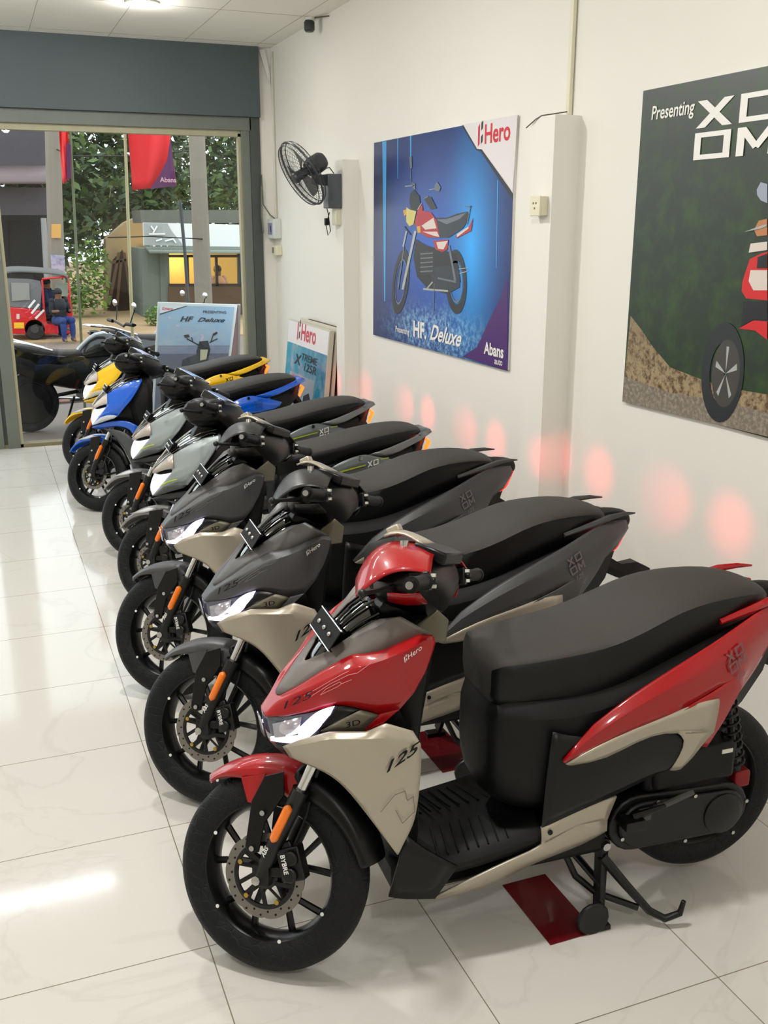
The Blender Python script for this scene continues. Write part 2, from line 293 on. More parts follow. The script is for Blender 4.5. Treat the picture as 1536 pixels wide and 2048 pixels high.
# surfaces of the scooter body panels, in metres from the front tyre contact point (back, right, up)
P = {"cowl":[[[0.023,0.0,0.7642],[0.0295,-0.022,0.7721],[0.0746,-0.055,0.8097],[0.1196,-0.08,0.8495],[0.1601,-0.1,0.8796],[0.1854,-0.115,0.8965],[0.2319,-0.14,0.9031],[0.2764,-0.155,0.9236],[0.3314,-0.168,0.9493],[0.3611,-0.182,0.9485]],[[0.0063,0.0,0.7479],[0.0115,-0.028,0.7538],[0.0496,-0.07,0.7902],[0.1026,-0.105,0.8218],[0.1459,-0.14,0.8595],[0.1848,-0.165,0.8839],[0.2339,-0.19,0.904],[0.2852,-0.207,0.9302],[0.3324,-0.205,0.9491],[0.3633,-0.196,0.9387]],[[-0.0054,0.0,0.7349],[-0.0005,-0.03,0.7393],[0.0388,-0.066,0.7611],[0.094,-0.103,0.791],[0.1422,-0.143,0.8256],[0.1812,-0.168,0.8439],[0.2376,-0.19,0.8581],[0.287,-0.203,0.8793],[0.3288,-0.203,0.9011],[0.3555,-0.198,0.9103]],[[-0.0156,0.0,0.7258],[-0.0121,-0.03,0.7238],[0.0259,-0.06,0.7324],[0.0793,-0.095,0.7515],[0.1343,-0.13,0.7793],[0.1703,-0.15,0.7818],[0.2294,-0.17,0.7586],[0.2781,-0.188,0.7738],[0.3092,-0.198,0.8151],[0.3362,-0.198,0.8623]]],"spike":[[[0.2294,-0.17,0.7586],[0.2535,-0.18,0.7661],[0.2781,-0.188,0.7738]],[[0.2114,-0.168,0.7383],[0.2294,-0.174,0.7357],[0.2504,-0.182,0.748]],[[0.1909,-0.166,0.7185],[0.1955,-0.167,0.7195],[0.2023,-0.169,0.722]]],"insert":[[[0.02,0.0,0.768],[0.022,-0.012,0.769],[0.0295,-0.022,0.7721]],[[0.06,0.0,0.812],[0.062,-0.025,0.81],[0.0746,-0.055,0.8097]],[[0.092,0.0,0.842],[0.098,-0.03,0.845],[0.1196,-0.08,0.8495]],[[0.1,-0.012,0.85],[0.1229,-0.045,0.8573],[0.1601,-0.1,0.8796]],[[0.135,-0.048,0.88],[0.1542,-0.06,0.8854],[0.1854,-0.115,0.8965]],[[0.18,-0.062,0.912],[0.1843,-0.082,0.9176],[0.2319,-0.14,0.9031]],[[0.225,-0.075,0.945],[0.2318,-0.11,0.9495],[0.2764,-0.155,0.9236]],[[0.262,-0.085,0.965],[0.2662,-0.13,0.9782],[0.3314,-0.168,0.9493]],[[0.3,-0.09,0.965],[0.2938,-0.14,0.9886],[0.3611,-0.182,0.9485]]],"visor":[[[0.1,0.0,0.838],[0.1,-0.006,0.838],[0.1,-0.012,0.838]],[[0.135,0.0,0.88],[0.135,-0.022,0.88],[0.135,-0.048,0.868]],[[0.18,0.0,0.925],[0.18,-0.03,0.923],[0.182,-0.062,0.9]],[[0.225,0.0,0.962],[0.225,-0.038,0.96],[0.228,-0.075,0.935]],[[0.268,0.0,0.985],[0.266,-0.045,0.98],[0.264,-0.085,0.957]]],"drl":[[[-0.0045,-0.045,0.6749],[0.0325,-0.085,0.6906],[0.0603,-0.105,0.724],[0.0915,-0.12,0.767],[0.1344,-0.134,0.7799]],[[-0.0023,-0.045,0.6664],[0.0442,-0.085,0.6685],[0.0706,-0.11,0.6904],[0.0942,-0.13,0.7218],[0.1213,-0.136,0.7608]]],"lens":[[[-0.0157,0.0,0.7231],[-0.0121,-0.03,0.7224],[0.0258,-0.06,0.7297],[0.0793,-0.095,0.7488],[0.1348,-0.128,0.7756]],[[-0.0165,0.0,0.7001],[-0.0096,-0.032,0.6975],[0.0337,-0.066,0.7087],[0.0727,-0.095,0.7301],[0.1017,-0.118,0.7591]],[[-0.0089,0.0,0.6633],[-0.0048,-0.034,0.6679],[0.0346,-0.075,0.6837],[0.0619,-0.098,0.7162],[0.0924,-0.116,0.7596]],[[-0.0019,0.0,0.6456],[-0.0,-0.032,0.6483],[0.0453,-0.08,0.663],[0.0692,-0.105,0.6827],[0.0989,-0.126,0.7202]]],"chin":[[[-0.0019,0.0,0.6456],[0.0001,-0.032,0.651],[0.0449,-0.082,0.6655],[0.071,-0.108,0.6879],[0.0979,-0.13,0.7225]],[[0.0089,0.0,0.6299],[0.0075,-0.03,0.6336],[0.025,-0.07,0.6478],[0.0553,-0.1,0.6651],[0.0911,-0.13,0.688]],[[0.0463,0.0,0.5996],[0.0332,-0.03,0.6084],[0.043,-0.07,0.6242],[0.0671,-0.1,0.6402],[0.0968,-0.13,0.6604]]],"wedge":[[[0.13,-0.132,0.7796],[0.1702,-0.15,0.7792],[0.1964,-0.157,0.768]],[[0.1095,-0.134,0.75],[0.137,-0.145,0.7523],[0.1655,-0.153,0.7568]],[[0.0926,-0.136,0.7212],[0.1069,-0.142,0.7283],[0.1294,-0.15,0.7417]]],"emblem":[[[0.1893,-0.16,0.7719],[0.2081,-0.167,0.7671],[0.23,-0.172,0.7582]],[[0.152,-0.157,0.7571],[0.1809,-0.167,0.7508],[0.2089,-0.172,0.7395]],[[0.0947,-0.142,0.7239],[0.1432,-0.165,0.7261],[0.1918,-0.171,0.7209]]],"apron":[[[0.0159,-0.085,0.6668],[0.0451,-0.13,0.7026],[0.1085,-0.172,0.7356],[0.1892,-0.203,0.7377],[0.2353,-0.212,0.7565],[0.2988,-0.222,0.7301]],[[0.0171,-0.09,0.6652],[0.048,-0.142,0.6953],[0.1053,-0.192,0.7271],[0.1844,-0.218,0.727],[0.2331,-0.226,0.7253],[0.3154,-0.232,0.6985]],[[0.0218,-0.09,0.6563],[0.0573,-0.142,0.6752],[0.1112,-0.186,0.6879],[0.191,-0.208,0.6659],[0.25,-0.217,0.6403],[0.3189,-0.228,0.6403]],[[0.0265,-0.09,0.6474],[0.0658,-0.135,0.65],[0.1184,-0.176,0.651],[0.1921,-0.196,0.606],[0.2582,-0.205,0.5581],[0.3184,-0.218,0.5676]],[[0.0312,-0.09,0.6385],[0.0752,-0.125,0.6241],[0.1304,-0.162,0.605],[0.1911,-0.178,0.513],[0.2704,-0.186,0.4406],[0.3158,-0.2,0.4707]]],"apron_tip":[[[0.1911,-0.178,0.513],[0.2704,-0.186,0.4406],[0.3158,-0.2,0.4707]],[[0.2363,-0.172,0.4361],[0.2766,-0.176,0.3975],[0.298,-0.182,0.4138]],[[0.2796,-0.168,0.3645],[0.2822,-0.168,0.3625],[0.2845,-0.169,0.3669]]],"plate":[[[0.1257,0.075,0.9613],[0.1828,-0.07,0.9077]],[[0.1136,0.06,0.9297],[0.1647,-0.075,0.8721]]],"sidepanel":[[[0.7174,-0.188,0.558],[0.801,-0.188,0.6457],[0.9097,-0.19,0.7166],[1.047,-0.182,0.7741],[1.1974,-0.168,0.8296],[1.3216,-0.145,0.8819],[1.4,-0.125,0.885],[1.47,-0.09,0.872]],[[0.7174,-0.196,0.5581],[0.7967,-0.203,0.6244],[0.9057,-0.212,0.6869],[1.0432,-0.21,0.7406],[1.2019,-0.19,0.7825],[1.3219,-0.16,0.8228],[1.415,-0.13,0.825],[1.485,-0.085,0.84]],[[0.722,-0.196,0.553],[0.8018,-0.203,0.5909],[0.9146,-0.21,0.6278],[1.0219,-0.21,0.6472],[1.2207,-0.192,0.7158],[1.31,-0.155,0.752],[1.37,-0.13,0.755],[1.44,-0.09,0.775]]],"sidepanel_drop":[[[1.0219,-0.21,0.6472],[1.1475,-0.2,0.6872],[1.2207,-0.192,0.7158],[1.31,-0.155,0.752],[1.37,-0.13,0.755]],[[1.0903,-0.207,0.6692],[1.1732,-0.202,0.6667],[1.2543,-0.185,0.6783],[1.287,-0.155,0.7],[1.33,-0.135,0.69]],[[1.1786,-0.196,0.6146],[1.183,-0.195,0.6104],[1.2086,-0.185,0.5894],[1.225,-0.16,0.61],[1.26,-0.14,0.61]],[[1.1431,-0.185,0.5197],[1.1503,-0.184,0.5179],[1.1633,-0.18,0.512],[1.165,-0.165,0.52],[1.175,-0.16,0.52]]],"accent":[[[0.7239,-0.198,0.5509],[0.8002,-0.206,0.5899],[0.9128,-0.213,0.6268],[1.0123,-0.213,0.6473],[1.0882,-0.21,0.6695],[1.1678,-0.205,0.6675]],[[0.7368,-0.196,0.5431],[0.8156,-0.202,0.5665],[0.9193,-0.21,0.607],[1.0069,-0.211,0.6228],[1.0909,-0.208,0.6262],[1.1721,-0.205,0.6421]],[[0.7532,-0.19,0.5396],[0.842,-0.195,0.5406],[0.9256,-0.205,0.5861],[1.0093,-0.206,0.5996],[1.0809,-0.203,0.5756],[1.1682,-0.196,0.566]]],"accent_fang":[[[1.0411,-0.205,0.5923],[1.078,-0.205,0.5918],[1.1682,-0.196,0.566]],[[1.0813,-0.2,0.5623],[1.0936,-0.198,0.5458],[1.1385,-0.19,0.5292]],[[1.0733,-0.19,0.5079],[1.0871,-0.188,0.4923],[1.1169,-0.184,0.4893]],[[1.053,-0.178,0.4614],[1.0659,-0.178,0.4575],[1.0862,-0.178,0.4583]]],"strip":[[[0.3832,-0.165,0.2124],[0.4874,-0.182,0.2583],[0.5836,-0.185,0.2894],[0.6499,-0.183,0.3019],[0.6769,-0.18,0.3136],[0.7831,-0.178,0.35],[0.8754,-0.17,0.3411]],[[0.3916,-0.165,0.2074],[0.4997,-0.172,0.2275],[0.5968,-0.175,0.2556],[0.6583,-0.175,0.2691],[0.7062,-0.172,0.2778],[0.7965,-0.168,0.2953],[0.8792,-0.165,0.3065]],[[0.4116,-0.15,0.1919],[0.5484,-0.145,0.1895],[0.6173,-0.15,0.2232],[0.6753,-0.15,0.2378],[0.7266,-0.15,0.2495],[0.8176,-0.15,0.2637],[0.8891,-0.15,0.2919]]],"strip_upper":[[[0.6712,-0.183,0.369],[0.724,-0.183,0.3848],[0.7779,-0.182,0.3985],[0.8362,-0.178,0.4038],[0.8981,-0.172,0.4091]],[[0.6734,-0.184,0.3439],[0.7245,-0.186,0.3463],[0.7791,-0.184,0.3606],[0.8386,-0.178,0.3688],[0.8829,-0.172,0.3682]],[[0.6769,-0.18,0.3136],[0.7141,-0.18,0.3266],[0.7831,-0.178,0.35],[0.8363,-0.172,0.3428],[0.8754,-0.17,0.3411]]],"cowl2_top":[[[-0.0057,0.0,0.7068],[0.0351,-0.045,0.7565],[0.0907,-0.08,0.8022],[0.1467,-0.105,0.8405],[0.2339,-0.145,0.8867],[0.3088,-0.175,0.9022]],[[-0.004,-0.004,0.7026],[0.0419,-0.06,0.7418],[0.1,-0.105,0.7747],[0.1591,-0.14,0.8124],[0.2413,-0.18,0.8638],[0.3055,-0.19,0.8907]],[[-0.0026,-0.01,0.6988],[0.0451,-0.065,0.7252],[0.0879,-0.11,0.7421],[0.1548,-0.155,0.7742],[0.2323,-0.192,0.8181],[0.2966,-0.195,0.8728]]],"cowl2_low":[[[0.0879,-0.11,0.7421],[0.1548,-0.155,0.7742],[0.2323,-0.192,0.8181],[0.2966,-0.195,0.8728]],[[0.0718,-0.112,0.7165],[0.129,-0.155,0.7392],[0.202,-0.19,0.7783],[0.2695,-0.2,0.8244]],[[0.0389,-0.088,0.6711],[0.0996,-0.145,0.6971],[0.1653,-0.18,0.7297],[0.224,-0.198,0.7661]],[[0.0063,-0.058,0.6238],[0.0627,-0.115,0.6481],[0.121,-0.155,0.6779],[0.1763,-0.18,0.7115]],[[-0.0145,-0.036,0.5947],[0.0408,-0.085,0.6149],[0.0896,-0.125,0.6383],[0.1411,-0.16,0.6649]]],"wing2":[[[-0.0012,-0.052,0.6077],[0.0393,-0.116,0.6578],[0.1001,-0.152,0.6814],[0.1422,-0.17,0.6698]],[[-0.0131,-0.046,0.5971],[0.0382,-0.108,0.6209],[0.0828,-0.14,0.6401],[0.1232,-0.164,0.655]]],"lens2":[[[-0.0038,0.0,0.6991],[0.0255,-0.055,0.697],[0.0745,-0.112,0.7212]],[[-0.0204,0.0,0.665],[0.007,-0.05,0.6596],[0.0392,-0.087,0.6733]],[[-0.0274,0.0,0.6301],[-0.0105,-0.036,0.6197],[0.0064,-0.057,0.6235]],[[-0.0169,0.0,0.6037],[-0.016,-0.03,0.5984],[-0.0121,-0.036,0.5945]]],"accent2":[[[0.0223,-0.098,0.6549],[0.058,-0.128,0.6791],[0.1003,-0.156,0.6947]],[[0.0351,-0.098,0.6688],[0.0657,-0.128,0.6884],[0.0962,-0.153,0.6993]]],"armpanel2":[[[-0.0203,-0.05,0.5808],[0.0621,-0.11,0.6204],[0.1461,-0.16,0.6375],[0.2105,-0.19,0.6322],[0.2684,-0.2,0.5935]],[[-0.0018,-0.05,0.5695],[0.0769,-0.11,0.6026],[0.154,-0.16,0.6136],[0.2147,-0.19,0.5984],[0.2692,-0.2,0.5564]],[[0.0301,-0.05,0.564],[0.0984,-0.11,0.5877],[0.1661,-0.155,0.5951],[0.2103,-0.185,0.5742],[0.2386,-0.195,0.5271]]],"greyapron2":[[[0.049,-0.07,0.5767],[0.1151,-0.13,0.5735],[0.1819,-0.17,0.5632],[0.2407,-0.185,0.4945],[0.2681,-0.18,0.4062]],[[0.0768,-0.07,0.5579],[0.1258,-0.12,0.5302],[0.1777,-0.15,0.4748],[0.2238,-0.165,0.4063],[0.252,-0.165,0.3355]],[[0.0993,-0.06,0.5444],[0.1378,-0.1,0.4915],[0.1733,-0.13,0.4301],[0.2021,-0.15,0.3532],[0.22,-0.15,0.2758]]],"panel2":[[[0.861,-0.165,0.6939],[0.941,-0.172,0.7359],[1.0385,-0.175,0.7578],[1.0786,-0.175,0.7418],[1.1768,-0.165,0.7192],[1.2538,-0.15,0.6916]],[[0.8786,-0.175,0.6637],[0.955,-0.185,0.6936],[1.0386,-0.19,0.7143],[1.1003,-0.19,0.7017],[1.187,-0.175,0.6864],[1.2344,-0.158,0.6683]],[[0.922,-0.17,0.6329],[0.988,-0.18,0.6298],[1.047,-0.188,0.6348],[1.1009,-0.188,0.6383],[1.1598,-0.175,0.6463],[1.2007,-0.16,0.6502]]],"tail2":[[[1.0665,-0.155,0.7463],[1.1721,-0.155,0.77],[1.3248,-0.135,0.8184],[1.4139,-0.05,0.8415]],[[1.0971,-0.16,0.7398],[1.2058,-0.16,0.7528],[1.3437,-0.13,0.7977],[1.4563,-0.03,0.827]],[[1.1531,-0.155,0.7267],[1.235,-0.155,0.7497],[1.3624,-0.125,0.7954],[1.4622,-0.03,0.813]]],"seat2b":[[[0.812,-0.13,0.77],[0.8447,-0.14,0.7025],[0.9478,-0.15,0.7306],[1.0316,-0.155,0.7514],[1.1738,-0.15,0.7662],[1.324,-0.13,0.8149]]],"seat2t":[[[0.8485,0.0,0.7505],[0.9783,0.08,0.7783],[1.0819,0.1,0.8079],[1.1662,0.1,0.8213],[1.3018,0.09,0.8472],[1.3554,0.08,0.8511],[1.3786,0.05,0.836],[1.3855,0.0,0.807]]],"bar2":[[[0.3606,-0.2,0.9774],[0.3779,-0.3,0.9853],[0.3306,0.0,1.0865],[0.3943,0.05,1.0451],[0.3661,0.0,0.9648],[0.2519,-0.15,1.0251],[0.3084,0.0,0.8596],[0.3972,0.15,1.0069],[0.4526,0.2,0.9926],[0.2255,-0.1,1.0453],[0.2783,-0.2,1.0294],[0.2773,-0.1,1.0848]]],"misc2":[[[0.0784,0.0,0.8613],[0.0922,-0.05,0.7982],[0.3366,0.0,0.8613],[0.2992,0.0,0.8613]]],"fender2":[[[-0.1424,0.0,0.4452],[-0.0562,0.0,0.5028],[0.0207,0.0,0.5042]]],"fender2b":[[[-0.1494,0.0,0.4364],[0.0273,-0.03,0.4928],[-0.0037,-0.06,0.4195],[0.0838,-0.07,0.5546],[0.0817,-0.09,0.3229],[0.0202,-0.09,0.2334]]],"caliper":[[[0.1051,-0.08,0.302],[0.0801,-0.085,0.3384],[0.1389,-0.08,0.2312],[0.1376,-0.05,0.3335],[0.0932,-0.1,0.3255],[0.1135,-0.1,0.2352]]],"reflector":[[[0.0838,-0.11,0.4546],[0.0475,-0.11,0.3551],[0.0973,-0.11,0.4458],[0.027,-0.11,0.3632]]],"sideplate":[[[0.0528,-0.07,0.5239],[-0.0081,-0.07,0.4918],[-0.0337,-0.06,0.4429],[-0.0068,-0.09,0.3369],[-0.0402,-0.09,0.3288],[0.0613,-0.08,0.4753],[0.0385,-0.09,0.411]]]}
# ------------------------------------------------------------------ scooters
RAKE = math.radians(26.5)
STEER_AXIS = Vector((math.sin(RAKE), 0, math.cos(RAKE)))
def steer_matrix(ang, trail=0.085):
    o = Vector((-trail, 0, 0))
    return Matrix.Translation(o) @ Matrix.Rotation(ang, 4, STEER_AXIS) @ Matrix.Translation(-o)
TURN = steer_matrix(-0.70)

M_BLACK = mat('black_plastic', (.028, .032, .036), .5, spec=.28, bump=.15, bscale=900)
M_BLACK2 = mat('satin_black_plastic', (.02, .022, .027), .36, spec=.32)
M_GLOSSBLK = mat('gloss_black', (.02, .02, .022), .06, coat=1)
M_RUBBER = mat('tyre_rubber', (.10, .105, .11), .62)
M_RIM = mat('black_rim_paint', (.025, .027, .031), .33, spec=.4)
M_STEEL = mat('steel', (.75, .75, .74), .25, metal=1)
M_CHROME = mat('chrome', (.85, .85, .85), .1, metal=1)
M_DISC = mat('brake_disc_steel', (.52, .5, .48), .38, metal=.85)
M_ORANGE = mat('amber_reflector', (.95, .48, .05), .2, coat=.6, emit=(.9, .35, .0), es=.06)
M_SEAT = mat('seat_vinyl', (.225, .212, .20), .6, spec=.3, bump=.35, bscale=700)
M_SEATSIDE = mat('seat_side_vinyl', (.035, .042, .046), .42, spec=.32, bump=.1, bscale=500)
M_DRL = mat('daytime_running_light', (1, 1, 1), .2, emit=(.90, .84, 1.0), es=3.2)
M_LENS = mat('clear_headlight_lens', (.30, .31, .36), .06, coat=1)
M_SILVERLENS = mat('silver_reflector_bowl', (.80, .79, .84), .15, metal=.8)
M_TAIL = mat('tail_light_red', (.9, .05, .03), .2, emit=(1, .08, .03), es=3.0)
M_TAILO = mat('tail_light_orange', (1, .35, .1), .2, emit=(1, .30, .08), es=5.0)
M_WHITE = mat('white_print', (.92, .92, .9), .4)
M_GOLD = mat('brass_bolt', (.75, .62, .3), .3, metal=1)

M_SCREEN = mat('instrument_glass', (.55, .62, .78), .05, coat=1, emit=(.66, .74, .95), es=.8)
M_DARKMETAL = mat('black_frame_metal', (.04, .042, .046), .4, spec=.4)
M_PLATE = mat('black_bracket_paint', (.05, .05, .052), .65, spec=.2)
M_CASE = mat('engine_case_black', (.045, .047, .05), .42, spec=.4)

def T2(v): return TURN @ Vector(v)

def wheel(name, parent, R, w, T, front=True, kind=1):
    """a wheel about the y axis at height R: rim with spokes; tyre and brake disc are its children"""
    c = Vector((0, 0, R))
    rb = R - (0.080 if R > .25 else 0.078)           # bead radius
    m = MB()
    hw = w * .40
    m.lathe([(rb + .004, -hw), (rb - .004, -hw - .002), (rb - .010, -hw + .006), (rb - .016, -hw * .4), (rb - .018, 0), (rb - .016, hw * .4), (rb - .010, hw - .006), (rb - .004, hw + .002), (rb + .004, hw), (rb + .002, 0)], c, 'y', n=56, closed=True)
    m.lathe([(0.0, -.040), (.034, -.040), (.038, -.030), (.036, .030), (.034, .040), (0, .040)], c, 'y', n=24)
    n = 5
    for i in range(n):
        a0 = 2 * math.pi * i / n + .3
        if kind == 1:
            for s_ in (-1, 1):
                a1 = a0 + s_ * .30
                pa = c + Vector((math.cos(a0 + s_ * .10) * .03, -.006, math.sin(a0 + s_ * .10) * .03))
                pm = c + Vector((math.cos(a0 + s_ * .17) * (rb * .55), -.010, math.sin(a0 + s_ * .17) * (rb * .55)))
                pb = c + Vector((math.cos(a1) * (rb - .012), 0, math.sin(a1) * (rb - .012)))
                m.bar(pa, pm, .020, .013, up=(math.cos(a0), 0, math.sin(a0))) if False else None
                m.tube([pa, pm, pb], [.013, .0085, .0095], None, 6)
        else:
            for s_ in (-1, 1):
                off = Vector((-math.sin(a0), 0, math.cos(a0))) * .014 * s_
                d = Vector((math.cos(a0), 0, math.sin(a0)))
                m.tube([c + d * .03 + off + Vector((0, -.006, 0)), c + d * (rb - .012) + off * 1.5], [.009, .007], None, 6)
    rim = m.build(name, M_RIM, parent, T=T, smooth=40)
    t = MB(); r2 = R
    pr = [(rb - .002, -hw), (rb + .006, -hw - .006), (rb + .028, -w / 2), (R - .030, -w / 2 + .001), (R - .014, -w / 2 + .012), (R - .005, -w * .26), (R - .0, 0),
          (R - .005, w * .26), (R - .014, w / 2 - .012), (R - .030, w / 2 - .001), (rb + .028, w / 2), (rb + .006, hw + .006), (rb - .002, hw)]
    t.lathe(pr, c, 'y', n=80)
    ty = t.build('tyre', tyre_mat(), rim, T=T, smooth=60)
    dots = MB()
    for k, a in enumerate((2.6, 3.75, 4.9, 5.75)):
        p = c + Vector((math.cos(a) * (rb - .006), -hw - .0015, math.sin(a) * (rb - .006)))
        dots.cyl(p, p + Vector((0, -.002, 0)), .005, n=8)
    if front: dots.build('paint_mark', M_WHITE, rim, T=T)
    return rim

def tyre_mat():
    if 'tyre_tread' in MAT: return MAT['tyre_tread']
    m = mat('tyre_tread', (.06, .068, .078), .6, spec=.28)
    nt = m.node_tree; b = nt.nodes['Principled BSDF']
    tc = nt.nodes.new('ShaderNodeTexCoord'); w = nt.nodes.new('ShaderNodeTexVoronoi'); w.inputs['Scale'].default_value = 42
    mp = nt.nodes.new('ShaderNodeMapping'); mp.inputs['Scale'].default_value = (1, .35, 1); mp.inputs['Rotation'].default_value = (0, 0, .6)
    w.feature = 'DISTANCE_TO_EDGE'
    cr = nt.nodes.new('ShaderNodeMapRange'); cr.inputs[1].default_value = .0; cr.inputs[2].default_value = .08
    bp = nt.nodes.new('ShaderNodeBump'); bp.inputs['Strength'].default_value = .45; bp.inputs['Distance'].default_value = .003
    nt.links.new(tc.outputs['Object'], mp.inputs[0]); nt.links.new(mp.outputs[0], w.inputs['Vector'])
    nt.links.new(w.outputs['Distance'], cr.inputs[0]); nt.links.new(cr.outputs[0], bp.inputs['Height']); nt.links.new(bp.outputs[0], b.inputs['Normal'])
    return m

def brake_disc(parent, R, T, r=.110):
    c = Vector((0, -.060, R)); m = MB(); n = 120
    def ring(r0f, r1, y, th):
        vs = []; fs = []
        for k in range(n):
            a = 2 * math.pi * k / n
            ro = r0f(a)
            for rr, yy in ((ro, y - th), (r1, y - th), (r1, y + th), (ro, y + th)):
                vs.append(c + Vector((rr * math.cos(a), yy, rr * math.sin(a))))
        for k in range(n):
            j = (k + 1) % n
            for q in range(4): fs.append((k * 4 + q, k * 4 + (q + 1) % 4, j * 4 + (q + 1) % 4, j * 4 + q))
        m.add(vs, fs)
    ring(lambda a: r + .004 * math.copysign(abs(math.cos(a * 5)) ** .4, 1) - .004, r * .76, 0, .002)
    disc = m.build('brake_disc', M_DISC, parent, T=T, smooth=50)
    h = MB()
    for k in range(30):
        a = 2 * math.pi * k / 30; rr = r * (.83 if k % 2 else .92)
        p = c + Vector((rr * math.cos(a), -.0022, rr * math.sin(a))); h.cyl(p, p + Vector((0, -.0008, 0)), .0030, n=8)
    h.build('drilled_hole', M_BLACK2, disc, T=T)
    k_ = MB()
    k_.lathe([(r * .76, -.003), (r * .80, -.001), (r * .80, .003), (r * .68, .003), (r * .68, -.003)], c, 'y', n=40, closed=True)
    k_.lathe([(0, -.004), (.030, -.004), (.036, 0), (.030, .004), (0, .004)], c, 'y', n=24)
    for i in range(10):
        a = 2 * math.pi * i / 10
        k_.bar(c + Vector((math.cos(a) * .03, 0, math.sin(a) * .03)), c + Vector((math.cos(a + .35) * r * .72, 0, math.sin(a + .35) * r * .72)), .011 if i % 2 else .006, .004, up=(0, 1, 0)) 
    k_.build('disc_carrier', M_RIM, disc, T=T)
    g = MB()
    for i in range(5):
        a = 2 * math.pi * i / 5 + .2; p = c + Vector((math.cos(a) * r * .66, -.003, math.sin(a) * r * .66))
        g.cyl(p, p + Vector((0, -.005, 0)), .0065, n=10)
    g.build('disc_bolt', M_GOLD, disc, T=T)
    return disc

def fender(name, parent, R, T, a0, a1, ctr_r, hw, drop, m_, n=14, tipw=.4, shift=(0, 0)):
    """arched mudguard above a wheel; angles in degrees from the rear (0) over the top (90) to the front (180)"""
    rows = []
    for i in range(n + 1):
        t = i / n; a = math.radians(a0 + (a1 - a0) * t)
        w = hw * (tipw + (1 - tipw) * min(1, t * 3.2)) ; dr = drop(t)
        row = []
        for yy, rr in ((-w, ctr_r - dr), (-w * 1.0, ctr_r - dr * .45), (-w * .86, ctr_r - .012), (-w * .45, ctr_r), (0, ctr_r + .006), (w * .45, ctr_r), (w * .86, ctr_r - .012), (w, ctr_r - dr * .45), (w, ctr_r - dr)):
            row.append((rr * math.cos(a) + shift[0], yy, R + rr * math.sin(a) + shift[1]))
        rows.append(row)
    return MB().grid(rows).build(name, m_, parent, T=T, solid=.003, sub=1, smooth=60)

def xoom_logo(mb, org, right, up, w, m, h=None):
    r, u, o = Vector(right).normalized(), Vector(up).normalized(), Vector(org); h = h or w
    nn = r.cross(u).normalized(); lv = [0]
    def q(pts):
        lv[0] += 1; mb.add([o + r * (x * w) + u * (y * h) + nn * (.00012 * lv[0]) for x, y in pts], [tuple(range(len(pts)))], m)
    t = .085
    def ringsq(x0, y0, x1, y1):
        q([(x0, y0), (x1, y0), (x1, y0 + t), (x0, y0 + t)]); q([(x0, y1 - t), (x1, y1 - t), (x1, y1), (x0, y1)])
        q([(x0, y0 + t), (x0 + t, y0 + t), (x0 + t, y1 - t), (x0, y1 - t)]); q([(x1 - t, y0 + t), (x1, y0 + t), (x1, y1 - t), (x1 - t, y1 - t)])
    q([(0, 1), (.12, 1), (.46, .54), (.34, .54)]); q([(.46, 1), (.34, 1), (.0, .54), (.12, .54)])
    ringsq(.54, .54, 1, 1); ringsq(0, 0, .46, .46)
    q([(.54, 0), (.63, 0), (.63, .46), (.54, .46)]); q([(.91, 0), (1, 0), (1, .46), (.91, .46)])
    q([(.54, .46), (.64, .46), (.80, .16), (.74, .10)]); q([(1, .46), (.90, .46), (.74, .16), (.80, .10)])

def hero_logo(mb, org, right, up, w, m, m2=None, bold=.02):
    """two slanted stroke halves and the word"""
    r, u, o = Vector(right).normalized(), Vector(up).normalized(), Vector(org); h = w * .30
    def q(pts, mm): mb.add([o + r * x * w + u * y * h for x, y in pts], [tuple(range(len(pts)))], mm)
    q([(0, -.1), (.055, .0), (.055, .95), (0, .82)], m)
    q([(.10, .62), (.155, .72), (.155, 1.08), (.10, .98)], m2 or m); q([(.10, .0), (.155, .1), (.155, .45), (.10, .36)], m2 or m)
    put_text(mb, 'Hero', o + r * .22 * w, r, u, m, width=.78 * w, bold=bold)

def mirror_pair(name, rows_list, m_, parent, thick=.004, sub=2, labels=None, smooth=40):
    """one object for the left and one for the right-hand panel"""
    out = []
    for sg in (1, -1):
        mb = MB()
        for rows in rows_list:
            mb.grid([[(p[0], p[1] * sg, p[2]) for p in r] for r in rows])
        out.append(mb.build(name, m_, parent, solid=thick, sub=sub, smooth=smooth, crease=18))
    return out

def surf_patch(rows, u0, v0, u1, v1): ...

def on_rows(rows, u, v):
    """point on a grid of rows at fractions u (along a row) and v (across rows)"""
    nr, nc = len(rows) - 1, len(rows[0]) - 1
    i = min(int(v * nr), nr - 1); j = min(int(u * nc), nc - 1); a = v * nr - i; b = u * nc - j
    g = lambda i_, j_: Vector(rows[i_][j_][:3])
    return g(i, j) * (1 - a) * (1 - b) + g(i, j + 1) * (1 - a) * b + g(i + 1, j) * a * (1 - b) + g(i + 1, j + 1) * a * b

def loft(sections, m=None, cap=True):
    """closed sections (equal point counts) joined into one hull"""
    mb = MB(); mb.grid(sections, m, close=True); n = len(sections[0]); N = len(sections)
    if cap:
        mb.f.append(tuple(range(n))[::-1]); mb.f.append(tuple((N - 1) * n + k for k in range(n))); mb.m += [mb.mi(m)] * 2
    return mb

